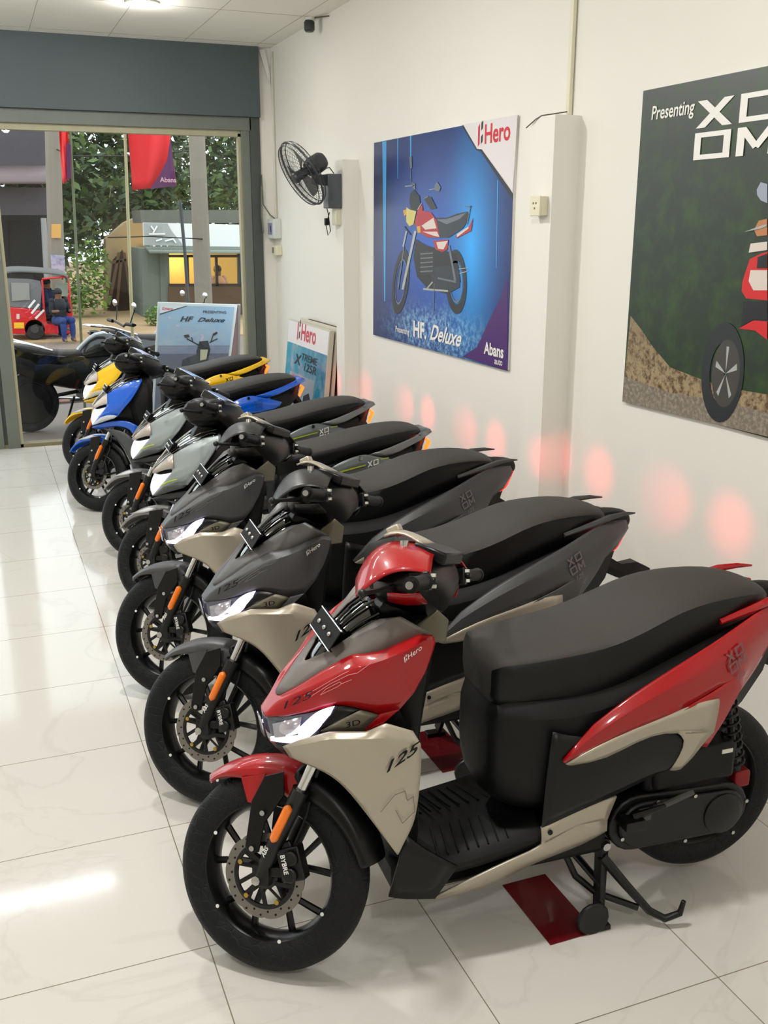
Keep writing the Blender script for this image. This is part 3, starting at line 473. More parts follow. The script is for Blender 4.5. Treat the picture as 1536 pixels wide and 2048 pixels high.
def seat_mesh(sec):
    """sec: x, z_bottom, z_side, z_top, half width"""
    out = []
    for x, zb, zs, zt, w in sec:
        out.append([(x, -w * .86, zb), (x, -w, zb + (zs - zb) * .45), (x, -w * .98, zs), (x, -w * .80, zs + (zt - zs) * .72), (x, -w * .4, zt - (zt - zs) * .05), (x, 0, zt),
                    (x, w * .4, zt - (zt - zs) * .05), (x, w * .80, zs + (zt - zs) * .72), (x, w * .98, zs), (x, w, zb + (zs - zb) * .45), (x, w * .86, zb)])
    return out

def seat_build(sec, root):
    mb = loft(sec, M_SEAT); k = mb.mi(M_SEATSIDE); n = len(sec[0])
    for i in range((len(sec) - 1) * n):
        if i % n in (0, 1, 8, 9, 10): mb.m[i] = k
    return mb.build('seat', None, root, sub=1, smooth=60, crease=32)

def common_front(root, c, kind):
    """steered assembly: wheel, disc, fork, fender, bars"""
    T = TURN; R = .26 if kind == 1 else .235; w = .100 if kind == 1 else .092
    rim = wheel('front_wheel', root, R, w, T, True, kind)
    brake_disc(rim, R, T, .110 if kind == 1 else .095)
    if kind == 1:
        ftop, fb = Vector((.165, 0, .645)), Vector((.0, 0, .26)); d = (Vector((.115, 0, .520)) - Vector((.005, 0, .27)))
    else:
        ftop, fb = Vector((.175, 0, .62)), Vector((.0, 0, .235)); d = Vector((.105, 0, .22))
    dn = Vector((math.sin(RAKE), 0, math.cos(RAKE)))
    for sg in (-1, 1):
        y = .088 * sg; b = Vector((-.004, y, R)); 
        f = MB(); f.tube([b, b + dn * .05, b + dn * .06, b + dn * .255, b + dn * .26], [.015, .019, .021, .022, .024], n=14)
        f.cyl(b + Vector((0, sg * .006, 0)), b + Vector((0, -sg * .05, 0)), .016)
        f.box(b + Vector((.01, 0, .012)), (.045, .026, .05))
        fk = f.build('fork_leg', M_DARKMETAL, root, T=T)
        s_ = MB(); s_.cyl(b + dn * .25, b + dn * .45, .0135, n=14); s_.build('fork_tube', M_CHROME, fk, T=T)
        n_ = MB(); n_.lathe([(0, 0), (.012, 0), (.012, .008), (.005, .009), (0, .009)], b + Vector((0, sg * .013, 0)), 'y', n=8, R=Matrix.Rotation(0 if sg > 0 else math.pi, 3, 'X')); n_.build('axle_nut', M_STEEL, fk, T=T)
        r_ = MB(); q0 = b + dn * .115 + Vector((-.004, sg * .024, 0)); 
        r_.tube([q0 + dn * t for t in (0, .006, .010, .095, .099, .104)], [.004, .010, .012, .012, .010, .004], n=10)
        r_.build('reflector', M_ORANGE, fk, T=T)
    cr = MB(); cr.bar(Vector((-.004, -.10, R)) + dn * .43, Vector((-.004, .10, R)) + dn * .43, .05, .035); cr.cyl(Vector((-.004, 0, R)) + dn * .43, Vector((-.004, 0, R)) + dn * .80, .022)
    cr.build('steering_stem', M_DARKMETAL, root, T=T)
    # caliper
    k = MB(); o = Vector((.085, -.078, R + .045))
    k.box(o, (.062, .040, .085), R=Matrix.Rotation(-.25, 3, 'Y')); k.cyl(o + Vector((.004, -.020, .018)), o + Vector((.004, -.032, .018)), .019); k.cyl(o + Vector((.002, -.020, -.024)), o + Vector((.002, -.032, -.024)), .019)
    k.bar((.02, -.086, R + .06), (.085, -.08, R + .09), .02, .03); k.bar((.0, -.086, R + .02), (.06, -.08, R + .02), .016, .025)
    cal = k.build('brake_caliper', M_DARKMETAL, root, T=T, bevel=.004)
    if kind == 1:
        tx = MB(); put_text(tx, 'BYBRE', o + Vector((-.020, -.0345, .026)), (.25, 0, -1), (1, 0, .25), None, width=.048, bold=.02); tx.build('caliper_lettering', M_WHITE, cal, T=T, smooth=0)
        t2 = MB(); put_text(t2, 'ABS', Vector((.020, -.1095, R + .060)), (.446, 0, .895), (-.895, 0, .446), None, width=.030, bold=.02, shear=.3); t2.build('fork_lettering', M_WHITE, cal, T=T, smooth=0)
    hs = MB(); hs.tube([o + Vector((0, 0, .04)), o + Vector((.03, .02, .12)), Vector((.13, -.05, .50)), Vector((.20, -.03, .70))], .0045, n=6); hs.build('brake_hose', M_BLACK2, cal, T=T)
    # fender
    if kind == 1:
        fn = fender('front_fender', root, R, T, 129, 66, .293, .062, lambda t: .02 + .055 * max(0, (t - .1)) * 1.4, c['body'], shift=(0, 0))
        for sg in (-1, 1): MB().prism([(-.065, .062 * sg, .505), (.004, .064 * sg, .520), (-.026, .066 * sg, .440), (-.045, .066 * sg, .445)], (0, .003 * sg, 0)).build('fender_flank', c['body'], fn, T=T)
        fr = fender('rear_mudguard', root, R, T, 72, 10, .300, .072, lambda t: .075 * min(1, t * 4 + .4) * (1 - .55 * t), M_BLACK2, tipw=.9)
        br = MB()
        for sg in (-1, 1):
            br.prism([(.058, .070 * sg, .530), (.005, .070 * sg, .515), (-.030, .074 * sg, .450), (-.045, .080 * sg, .335), (-.030, .082 * sg, .318), (-.005, .082 * sg, .325), (.010, .078 * sg, .400), (.060, .072 * sg, .470)], (0, .004 * sg, 0))
        br.build('fender_bracket', M_BLACK2, fn, T=T, bevel=.002)
        bo = MB()
        for p in ((.005, -.084, .425), (-.022, -.089, .335), (.075, -.086, .40)): bo.cyl(p, (p[0], p[1] - .006, p[2]), .007, n=8)
        bo.build('fender_bolt', M_STEEL, fn, T=T)
    else:
        fn = fender('front_fender', root, R, T, 142, 68, .285, .055, lambda t: .015 + .05 * t, c['fender'])
        st = MB()
        for sg in (-1, 1): st.add([(-.14, .0565 * sg, .478), (-.03, .0580 * sg, .508), (.03, .0585 * sg, .500), (-.06, .0580 * sg, .482)], [(0, 1, 2, 3)])
        st.build('fender_stripe', c['stripe'], fn, T=T, solid=.001)
        fender('rear_mudguard', root, R, T, 70, 14, .280, .062, lambda t: .06 * (1 - .5 * t), M_BLACK2, tipw=.9)
        br = MB()
        for sg in (-1, 1): br.prism([(.06, .068 * sg, .50), (-.02, .068 * sg, .49), (-.035, .080 * sg, .31), (-.005, .082 * sg, .30), (.045, .074 * sg, .42)], (0, .004 * sg, 0))
        br.build('fender_bracket', M_BLACK2, fn, T=T, bevel=.002)
        bo = MB()
        for p in ((.0, -.084, .40), (-.018, -.088, .325), (.07, -.086, .37)): bo.cyl(p, (p[0], p[1] - .006, p[2]), .007, n=8)
        bo.build('fender_bolt', M_STEEL, fn, T=T)
    bars(root, c, kind)

def bars(root, c, kind):
    T = TURN; dz = 0 if kind == 1 else -.048; dx = 0 if kind == 1 else -.055
    def P_(x, y, z): return Vector((x + dx, y, z + dz))
    # lower black cover, lofted across the bar
    secs = []
    for y, x0, x1, z0, z1 in ((-.205, .375, .455, .985, 1.045), (-.15, .315, .470, .960, 1.075), (-.08, .285, .480, .935, 1.095), (0, .275, .485, .90, 1.105), (.08, .285, .480, .935, 1.095), (.15, .315, .470, .960, 1.075), (.205, .375, .455, .985, 1.045)):
        zm = (z0 + z1) / 2; xm = (x0 + x1) / 2; f_ = .25
        secs.append([P_(x0, y, zm), P_(x0 + .02, y, z0 + .02), P_(xm, y, z0), P_(x1 - .015, y, z0 + .015), P_(x1, y, zm), P_(x1 - .02, y, z1 - .012), P_(xm, y, z1), P_(x0 + .035, y, z1 - .015)])
    hc = loft(secs).build('handlebar_cover', M_BLACK2, root, T=T, sub=1, smooth=50)
    cm = c['bar']
    if kind == 1:
        for sg in (-1, 1):
            rows = [[(.262, .05 * sg, 1.045), (.262, .11 * sg, 1.030), (.285, .175 * sg, 1.005), (.30, .215 * sg, .985)],
                    [(.283, .045 * sg, 1.088), (.287, .11 * sg, 1.080), (.31, .175 * sg, 1.052), (.345, .225 * sg, 1.020)],
                    [(.325, .045 * sg, 1.118), (.330, .11 * sg, 1.108), (.355, .17 * sg, 1.082), (.39, .225 * sg, 1.045)],
                    [(.40, .05 * sg, 1.110), (.405, .11 * sg, 1.104), (.42, .165 * sg, 1.082), (.435, .215 * sg, 1.050)],
                    [(.455, .05 * sg, 1.090), (.460, .11 * sg, 1.080), (.470, .155 * sg, 1.060), (.475, .19 * sg, 1.038)]]
            MB().grid(rows).build('handlebar_fairing', cm, root, T=T, solid=.004, sub=2)
            lr = [[(.36, .15 * sg, .972), (.41, .165 * sg, .962), (.455, .14 * sg, .968)], [(.375, .205 * sg, .995), (.42, .208 * sg, .990), (.45, .195 * sg, .995)]]
            MB().grid(lr).build('fairing_lower_patch', cm, root, T=T, solid=.003, sub=1)
        ht = M_TRIM = c['trim']
        cap = MB().grid([[(.318, -.055, 1.128), (.322, 0, 1.142), (.318, .055, 1.128)], [(.352, -.048, 1.140), (.356, 0, 1.150), (.352, .048, 1.140)], [(.390, -.050, 1.126), (.395, 0, 1.128), (.390, .050, 1.126)], [(.420, -.066, 1.108), (.422, -.0, 1.108), (.420, .062, 1.108)]])
        cap.build('instrument_hood', ht, root, T=T, solid=.006, sub=1)
        sc = MB().prism([(.405, -.080, 1.112), (.405, .080, 1.112), (.450, .098, 1.100), (.490, .090, 1.082), (.490, -.090, 1.082), (.450, -.098, 1.100)], (-.01, 0, -.03)); ins = sc.build('instrument_cluster', M_BLACK2, root, T=T, bevel=.006)
        kn = MB().box((.330, 0, 1.142), (.035, .034, .020), R=Matrix.Rotation(-.4, 3, 'Y')); kn.build('mirror_blank', ht, ins, T=T, bevel=.004)
        tri = MB()
        tri.prism([(.27, -.05, .905), (.33, -.05, .915), (.285, -.05, .87)], (0, .1, 0)); tri.build('neck_trim', M_BLACK2, hc, T=T)
    else:
        # smooth black visor and glass dash
        rows = []
        for y in (-.20, -.15, -.07, 0, .07, .15, .20):
            k = 1 - (abs(y) / .24) ** 2
            h = .55 + .45 * k
            rows.append([P_(.30, y, 1.01 - .075 * h), P_(.285 - .02 * k, y, 1.0), P_(.272, y, 1.02 + .025 * k), P_(.300, y, 1.045 + .05 * k), P_(.345, y, 1.050 + .06 * k), P_(.42, y, 1.03 + .035 * k), P_(.475, y, 1.005 + .02 * k), P_(.47, y, 1.0 - .03 * h), P_(.40, y, 1.0 - .07 * h)])
        loft(rows).build('handlebar_visor', M_BLACK2, root, T=T, sub=1, smooth=60)
        fr = MB().prism([P_(.335, -.065, 1.138), P_(.335, .065, 1.138), P_(.470, .092, 1.062), P_(.470, -.092, 1.062)], (-.022, 0, -.035)).build('instrument_cluster', M_GLOSSBLK, root, T=T, bevel=.006)
        MB().prism([P_(.352, -.056, 1.1284), P_(.352, .056, 1.1284), P_(.440, .078, 1.0789), P_(.440, -.078, 1.0789)], (.0018, 0, .0032)).build('instrument_screen', M_SCREEN, fr, T=T)
    nc = MB()
    nsec = []
    for z, x, w_, d in ((.83, .27, .085, .05), (.88, .30, .10, .07), (.94, .35, .115, .085), (.99, .38, .12, .09)):
        nsec.append([P_(x - d, -w_ * .6, z), P_(x - d * .5, -w_, z), P_(x + d * .8, -w_ * .9, z), P_(x + d * .8, w_ * .9, z), P_(x - d * .5, w_, z), P_(x - d, w_ * .6, z)])
    loft(nsec).build('steering_neck', M_BLACK2, root, T=T, sub=1)
    for sg in (-1, 1):
        g = MB(); a = P_(.462, .195 * sg, 1.020); b = P_(.470, .335 * sg, 1.018); d = (b - a).normalized()
        g.tube([a, a + d * .004, a + d * .006, b - d * .010, b - d * .008, b, b + d * .001, b + d * .014], [.021, .021, .0165, .0165, .0195, .0195, .013, .012], n=14)
        gr = g.build('handlebar_grip', M_BLACK, root, T=T)
        e_ = MB(); e_.cyl(b + d * .013, b + d * .018, .009, n=12); e_.build('bar_end', M_STEEL, gr, T=T)
        s_ = MB(); s_.box(P_(.448, .182 * sg, 1.020), (.050, .036, .048)); s_.box(P_(.478, .180 * sg, 1.022), (.016, .022, .012)); sw = s_.build('switch_housing', M_BLACK2, root, T=T, bevel=.004)
        sb = MB(); sb.box(P_(.478, .176 * sg, 1.034), (.010, .012, .008)); sb.box(P_(.480, .176 * sg, 1.008), (.008, .012, .008)); sb.build('switch_button', M_LABEL, sw, T=T)
        l_ = MB(); l_.tube([P_(.415, .150 * sg, 1.012), P_(.385, .190 * sg, 1.006), P_(.372, .26 * sg, 1.002), P_(.358, .325 * sg, .998)], [.009, .007, .0055, .006], n=8); l_.sphere(P_(.356, .330 * sg, .998), .0105)
        l_.box(P_(.412, .145 * sg, 1.010), (.04, .03, .025))
        l_.build('brake_lever', M_DARKMETAL, root, T=T)
        if kind == 1:
            ms = MB(); ms.cyl(P_(.385, .10 * sg, 1.100), P_(.385, .10 * sg, 1.115), .010); ms.build('mirror_mount', M_STEEL, gr, T=T)

def center_stand(root):
    m = MB()
    for sg in (-1, 1):
        a = Vector((.90, .105 * sg, .235)); b = Vector((.870, .165 * sg, .025))
        m.bar(a, b, .040, .014, up=(1, 0, 0)); m.bar(a + Vector((.02, 0, 0)), b + Vector((.012, 0, 0)), .012, .012)
        m.lathe([(0, -.008), (.045, -.008), (.050, 0), (.045, .008), (0, .008)], (.845, .180 * sg, .045), 'y', n=14) if sg < 0 else None
        m.box((.862, .170 * sg, .010), (.075, .035, .014))
    m.cyl((.90, -.13, .235), (.90, .13, .235), .016)
    m.cyl((.885, -.15, .12), (.885, .15, .12), .011)
    m.tube([(.89, -.130, .20), (.95, -.165, .12), (1.01, -.20, .045), (1.045, -.225, .030), (1.085, -.235, .045), (1.092, -.238, .085)], [.016, .014, .012, .011, .010, .007], n=8)
    m.tube([(.80, -.09, .20), (.83, -.10, .13), (.88, -.13, .085), (.98, -.19, .055)], [.010] * 4, n=8)
    cs = m.build('center_stand', M_DARKMETAL, root, bevel=.002)
    MB().tube([(.70, -.10, .235), (.72, -.10, .225), (.90, -.115, .245)], [.016, .018, .014], n=8).build('side_stand', M_DARKMETAL, root)
    sp = MB()
    pts = []
    for i in range(60): t = i / 59; pts.append((.885 + .022 * math.cos(t * 60), -.125 + .004 * math.sin(t * 60), .23 - .05 * t + .018 * math.sin(t * 60) * .2))
    MB().cyl((.895, -.148, .238), (.895, -.132, .238), .012, n=8).build('stand_bolt', M_STEEL, cs)

def engine(root, kind):
    m = MB()
    # transmission case: flattened oval casting along the left side
    def oval(x0, x1, z0, z1, r0, r1, y0, y1, n=10):
        a, b = Vector((x0, 0, z0)), Vector((x1, 0, z1)); pts = []
        ang = math.atan2(z1 - z0, x1 - x0)
        for k in range(n + 1): t = ang + math.pi / 2 + math.pi * k / n; pts.append((x0 + r0 * math.cos(t), z0 + r0 * math.sin(t)))
        for k in range(n + 1): t = ang - math.pi / 2 + math.pi * k / n; pts.append((x1 + r1 * math.cos(t), z1 + r1 * math.sin(t)))
        m.prism([(p[0], y0, p[1]) for p in pts], (0, y1 - y0, 0))
    oval(.99, 1.275, .285, .275, .085, .080, -.135, -.055)
    oval(1.0, 1.27, .285, .275, .070, .064, -.150, -.135)
    e = m.build('engine', M_CASE, root, bevel=.006)
    c = MB(); c.lathe([(0, -.006), (.045, -.006), (.062, .004), (.064, .02)], (1.262, -.158, .272), 'y', n=24); c.build('clutch_cover', M_CASE, e); MB().lathe([(0, -.004), (.030, -.004), (.034, .01)], (1.02, -.154, .30), 'y', n=16).build('kick_shaft_cover', M_CASE, e)
    b = MB()
    for a in ((.935, -.152, .26), (1.04, -.152, .355), (1.16, -.152, .35), (1.335, -.152, .30), (1.30, -.152, .205), (1.14, -.152, .212)): b.cyl(a, (a[0], a[1] - .006, a[2]), .006, n=6)
    b.build('cover_bolt', M_STEEL, e)
    blk = MB(); blk.box((.93, -.0, .32), (.20, .16, .15)); blk.box((1.05, 0, .30), (.16, .15, .16)); blk.build('crankcase', M_CASE, e, bevel=.012)
    af = MB(); af.box((1.16, -.105, .435), (.26, .09, .11)); af.box((1.06, -.10, .40), (.10, .07, .06)); ab = af.build('air_filter_box', M_BLACK, root, bevel=.014)
    lb = MB(); lb.box((1.255, -.1515, .470), (.035, .002, .012)); lb.build('sticker', M_LABEL, ab)
    sh = MB()
    A, B = Vector((1.33, -.115, .345)), Vector((1.27, -.105, .62)); d = B - A
    sh.tube([A, A + d * .2], .014, n=10); pts = []
    u = d.normalized(); s1 = u.cross(Vector((0, 1, 0))).normalized(); s2 = u.cross(s1)
    for i in range(97): t = i / 96; an = t * 2 * math.pi * 8; pts.append(A + d * (.2 + .75 * t) + s1 * .024 * math.cos(an) + s2 * .024 * math.sin(an))
    sh.tube(pts, .0045, n=6); sh.tube([A, B], .010, n=8)
    s_ = sh.build('rear_shock', M_DARKMETAL, root)
    MB().box((1.335, -.115, .355), (.05, .035, .05)).build('shock_mount', mat('red_anodised', (.5, .04, .05), .4, metal=.3), s_, bevel=.006)
    ex = MB(); ex.tube([(.95, .09, .22), (1.05, .12, .20), (1.12, .145, .24)], .016); ex.tube([(1.10, .150, .235), (1.14, .150, .255), (1.44, .155, .36), (1.47, .155, .37)], [.03, .055, .058, .03], n=16)
    ex.build('exhaust_muffler', M_CASE, root)
    sa = MB(); sa.tube([(1.0, .085, .27), (1.277, .09, .28)], [.02, .016], n=8); sa.build('swing_arm', M_DARKMETAL, root)
    kk = MB(); kk.tube([(1.00, -.160, .330), (1.14, -.170, .375)], [.009, .008], n=8); kk.box((1.0, -.155, .325), (.03, .02, .03)); kk.build('kick_lever', mat('grey_footpeg_rubber', (.28, .28, .27), .5), e)
    fp = MB(); fp.box((.955, -.165, .315), (.06, .05, .028)); fp.tube([(.96, -.16, .325), (1.045, -.185, .36)], [.013, .006]); fp.build('passenger_footpeg', M_DARKMETAL, root, bevel=.003)

def rear_wheel(root, kind):
    Rr = .26 if kind == 1 else .235
    Tm = Matrix.Translation((1.277 if kind == 1 else 1.262, 0, .022))
    w = wheel('rear_wheel', root, Rr, .110 if kind == 1 else .10, Tm, False, kind)
    ax = MB(); ax.cyl((1.277, -.10, Rr + .022), (1.277, .10, Rr + .022), .012); ax.build('axle', M_STEEL, w)

def scooter125(c):
    root = thing('scooter', '', 'scooter')
    # ---- core
    secs = [[(.205, -.075, .965), (.20, .075, .965), (.42, .115, .985), (.43, -.115, .985)][::-1] if False else None]
    ls = []
    for z, x0, x1, w_ in ((.235, .270, .320, .150), (.30, .290, .350, .165), (.42, .325, .355, .172), (.56, .300, .345, .178), (.68, .270, .350, .180), (.80, .255, .375, .178), (.90, .285, .395, .160), (.965, .315, .40, .12)):
        ls.append([(x0, -w_ * .62, z), (x0 + .03, -w_ * .93, z), (x1 - .02, -w_, z), (x1, -w_ * .7, z), (x1 + .012, 0, z), (x1, w_ * .7, z), (x1 - .02, w_, z), (x0 + .03, w_ * .93, z), (x0, w_ * .62, z), (x0 - .01, 0, z)])
    loft(ls).build('leg_shield', M_BLACK, root, sub=1, smooth=50)
    fc = []
    for x, w_, z0, z1 in ((.03, .04, .715, .745), (.10, .08, .690, .80), (.18, .13, .640, .86), (.27, .16, .55, .90), (.34, .165, .50, .93)):
        fc.append([(x, -w_ * .8, z0), (x, -w_, (z0 + z1) / 2), (x, -w_ * .5, z1), (x, w_ * .5, z1), (x, w_, (z0 + z1) / 2), (x, w_ * .8, z0)])
    loft(fc).build('front_frame_cover', M_BLACK2, root)
    cowl = MB().grid(P['cowl'], mirror=True)
    MB.grid(cowl, P['spike'], mirror=True)
    cb = cowl.build('front_cowl', c['body'], root, solid=.004, sub=2, smooth=60, crease=13)
    MB().grid([[ (q[0], q[1], q[2]) for q in r] for r in P['insert']], mirror=True).build('nose_insert', c['insert'], root, solid=.004, sub=1, smooth=50, crease=15)
    MB().grid(P['visor'], mirror=True).build('windscreen_visor', M_GLOSSBLK, root, solid=.004, sub=1, smooth=30)
    vs = MB()
    for sg in (-1, 1):
        for f_ in (.28, .62):
            vs.tube([(r_[1][0], sg * (r_[1][1] * (1 - f_) + r_[2][1] * f_ if f_ > .5 else r_[1][1] * f_ * 2), (r_[1][2] * .5 + r_[2][2] * .5 if f_ > .5 else r_[0][2]) + .004) for r_ in P['visor'][1:]], .0035, n=6)
    vs.build('visor_rib', M_GLOSSBLK, root, sub=0)
    hl = MB().grid(P['lens'], mirror=True).build('headlight', M_LENS, root, solid=.006, sub=1)
    for sg in (1, -1):
        MB().grid([[(q[0] - .002, q[1] * sg - .003 * sg, q[2]) for q in r] for r in P['drl']]).build('daytime_running_light', c.get('drl', M_DRL), hl, solid=.006, sub=2)
        rr = [[(.000, -.050 * sg, .712), (.062, -.094 * sg, .742)], [(.002, -.062 * sg, .680), (.050, -.102 * sg, .700)]]
        MB().grid(rr).build('projector_lens', M_SILVERLENS, hl, solid=.004)
        b_ = MB(); b_.grid([[(-.026, -.002 * sg, .722), (-.024, -.022 * sg, .716)], [(-.018, -.002 * sg, .668), (-.014, -.020 * sg, .664)]]); b_.build('front_lens_strip', M_SILVERLENS, hl, solid=.003)
    MB().grid(P['chin'], mirror=True).build('headlight_chin', M_BLACK2, root, solid=.004, sub=1)
    mirror_pair('headlight_wedge', [P['wedge']], M_BLACK2, root, sub=1)
    eb = mirror_pair('emblem_panel', [P['emblem']], c['bronze'], root, sub=1)
    ap = mirror_pair('apron_panel', [P['apron'], P['apron_tip']], c['trim'], root)
    for e_, rows in ((eb[0], P['emblem']),):
        t = MB(); o = on_rows(rows, .42, .80) + Vector((0, -.006, 0)); e1 = on_rows(rows, .9, .3) - on_rows(rows, .4, .75); put_text(t, '3D', o, e1, (-.1, -.05, 1), None, width=.034, bold=.0, stretch=.7); t.build('embossed_lettering', M_BLACK, e_, smooth=0)
    t = MB(); rows = P['apron']; o = on_rows(rows, .74, .56) + Vector((0, -.008, 0)); e1 = on_rows(rows, .99, .30) - on_rows(rows, .74, .56)
    put_text(t, '125', o, e1, (-.25, 0, 1), None, width=.105, shear=.45, bold=.02, stretch=.5); t.build('apron_lettering', M_BLACK, ap[0], smooth=0)
    g = MB()
    for (u0, v0, u1, v1) in ((.70, .92, .80, .74), (.80, .74, .88, .72), (.88, .72, .90, .80), (.90, .80, .95, .78), (.95, .78, .97, .90), (.97, .90, .86, .95), (.86, .95, .80, .84)):
        a, b = on_rows(rows, u0, v0) + Vector((0, -.0055, 0)), on_rows(rows, u1, v1) + Vector((0, -.0055, 0)); g.bar(a, b, .0012, .0006, up=(0, 1, 0))
    g.build('apron_graphic_line', mat('faint_print', (.42, .36, .33), .5), ap[0], smooth=0)
    # lettering on cowl
    rows = P['cowl']
    t = MB(); o = on_rows(rows, .765, .49) + Vector((0, -.009, 0)); e1 = on_rows(rows, .90, .405) - on_rows(rows, .765, .49); hero_logo(t, o, e1, (-.15, 0, 1), .050, None, bold=0); t.build('brand_lettering', M_WHITE, cb, smooth=0)
    t = MB(); o = on_rows(rows, .20, .72) + Vector((-.003, -.007, 0.002)); e1 = on_rows(rows, .40, .60) - on_rows(rows, .20, .72); put_text(t, '125', o, e1, (-.45, -.1, .6), None, width=.10, shear=.5, bold=.0, stretch=.45); t.build('cowl_lettering', M_BLACK, cb, smooth=0)
    g = MB()
    for pl in (((.28, .50), (.34, .40), (.46, .34), (.50, .33)), ((.30, .62), (.40, .45), (.50, .41), (.55, .44)), ((.36, .64), (.38, .54), (.45, .50), (.46, .56), (.52, .54)), ((.36, .64), (.44, .60), (.46, .56)), ((.55, .44), (.58, .38), (.62, .30))):
        for (u0, v0), (u1, v1) in zip(pl[:-1], pl[1:]): g.bar(on_rows(P['cowl'], u0, v0) + Vector((-.003, -.006, .003)), on_rows(P['cowl'], u1, v1) + Vector((-.003, -.006, .003)), .0011, .0008, up=(0, 1, 0))
    g.build('cowl_graphic_line', mat('pale_rose_print', (.80, .55, .55), .4), cb, smooth=0)
    # plate bracket
    m = MB(); A, B, C_, D_ = [Vector(q) for q in (P['plate'][0][0], P['plate'][0][1], P['plate'][1][1], P['plate'][1][0])]
    ctr = Vector((.150, 0, .922)); up = Vector((.42, 0, .60)).normalized(); ax = Vector((0, 1, 0)); nrm = ax.cross(up).normalized()
    Rm = Matrix((ax, up, nrm)).transposed()
    m.box(ctr, (.172, .054, .003), R=Rm); m.box(ctr + up * .027 + nrm * .004, (.172, .003, .010), R=Rm); m.box(ctr - up * .027 + nrm * .004, (.172, .003, .010), R=Rm); m.box(ctr + Vector((.03, 0, -.012)), (.02, .05, .02), R=Rm)
    pb = m.build('plate_bracket', M_PLATE, root)
    b_ = MB()
    for y in (-.045, 0, .045): b_.sphere(ctr + Vector((0, y, 0)) - nrm * .003, .0065, sc=(1, 1, 1)); b_.sphere(ctr + Vector((0, y, 0)) + nrm * .003, .0065)
    b_.build('bracket_bolt', M_STEEL, pb)
    ed = MB(); ed.box(ctr + up * .028, (.174, .0025, .004), R=Rm); ed.box(ctr - up * .028, (.174, .0025, .004), R=Rm); ed.build('bracket_edge', M_CHROME, pb)
    # inner neck trim
    for sg in (-1, 1): MB().prism([(.345, .105 * sg, .945), (.395, .115 * sg, .985), (.425, .115 * sg, .955), (.415, .125 * sg, .905), (.375, .125 * sg, .905)], (0, .01 * sg, 0)).build('dash_side_trim', c['bronze'], root, bevel=.003)
    # floorboard
    m = MB()
    fl = [[(.30, -.150, .305), (.30, 0, .305), (.30, .150, .305)], [(.40, -.172, .300), (.40, 0, .315), (.40, .172, .300)], [(.60, -.178, .325), (.60, 0, .345), (.60, .178, .325)], [(.78, -.165, .355), (.78, 0, .37), (.78, .165, .355)]]
    m.grid(fl); fb = m.build('floorboard', M_BLACK, root, solid=.03, sub=1)
    rb = MB()
    for k in range(9):
        for sg in (-1, 1): rb.bar((.42 + k * .028, .035 * sg, .3285 + k * .0015), (.40 + k * .028, .145 * sg, .316 + k * .0015), .004, .006)
    rb.build('floor_tread', M_BLACK, fb)
    for sg in (-1, 1):
        MB().grid([[(.262, .155 * sg, .236), (.300, .165 * sg, .225), (.385, .165 * sg, .208)], [(.285, .165 * sg, .33), (.335, .172 * sg, .30), (.43, .178 * sg, .285)], [(.300, .172 * sg, .42), (.345, .175 * sg, .37), (.44, .178 * sg, .30)]]).build('lower_apron', M_BLACK2, root, solid=.008, sub=1, crease=10)
    un = MB(); un.bb((.28, -.14, .215), (.90, .14, .31)); un.build('underbody', M_BLACK, root, bevel=.02)
    stp = mirror_pair('lower_trim', [P['strip'], P['strip_upper']], c['trim'], root, sub=1, thick=.006)
    MB().cyl((.695, -.190, .352), (.695, -.186, .352), .007, n=8).build('trim_screw', M_BLACK, stp[0])
    # seat base
    cs = []
    for x, z0, z1, w_ in ((.548, .45, .66, .105), (.565, .40, .72, .125), (.62, .365, .72, .150), (.70, .345, .72, .175), (.80, .36, .72, .180), (.90, .40, .74, .185), (1.0, .44, .76, .185), (1.1, .47, .79, .175), (1.2, .53, .82, .155), (1.32, .60, .85, .12), (1.42, .70, .87, .085)):
        cs.append([(x, -w_ * .85, z0), (x, -w_, z0 + (z1 - z0) * .35), (x, -w_ * .95, z1 - .03), (x, -w_ * .7, z1), (x, w_ * .7, z1), (x, w_ * .95, z1 - .03), (x, w_, z0 + (z1 - z0) * .35), (x, w_ * .85, z0)])
    loft(cs).build('under_seat_body', M_BLACK, root, sub=1, smooth=50)
    S_ = seat_mesh([(.556, .700, .790, .800, .095), (.575, .690, .808, .828, .120), (.64, .684, .815, .834, .138), (.74, .680, .822, .842, .148), (.84, .676, .832, .852, .155), (.92, .700, .852, .872, .158), (1.0, .738, .880, .900, .155), (1.07, .765, .905, .925, .150), (1.16, .795, .918, .936, .142), (1.26, .820, .918, .938, .130), (1.34, .840, .910, .928, .112), (1.385, .850, .895, .912, .088), (1.40, .858, .880, .890, .06)])
    st = seat_build(S_, root)
    mirror_pair('side_panel', [P['sidepanel'], P['sidepanel_drop']], c['side'], root)
    sd = MB()
    mirror_pair('side_accent', [P['accent'], P['accent_fang']], c['trim'], root, sub=1)
    for o_ in list(root.children):
        if o_.name.startswith('side_panel'):
            t = MB(); rows = P['sidepanel_drop']; 
            q = Vector((1.205, -.196, .728)); xoom_logo(t, q, (.88, .16, .40), (-.36, .04, .9), .062, None); put_text(t, '125', q + Vector((.022, 0, -.020)), (.88, .16, .40), (-.36, .04, .9), None, width=.034, shear=.3, bold=.01)
            t.build('model_lettering', c['logo'], o_, smooth=0); break
    # black lower side cover
    lc = []
    for sg in (1,):
        lc = [[(.690, -.183, .64), (.80, -.188, .60), (.93, -.195, .615), (1.03, -.196, .600), (1.10, -.194, .560)], [(.675, -.187, .50), (.80, -.192, .50), (.93, -.192, .52), (1.03, -.188, .52), (1.07, -.184, .47)], [(.672, -.183, .365), (.77, -.184, .395), (.90, -.178, .42), (1.0, -.172, .45), (1.05, -.168, .455)]]
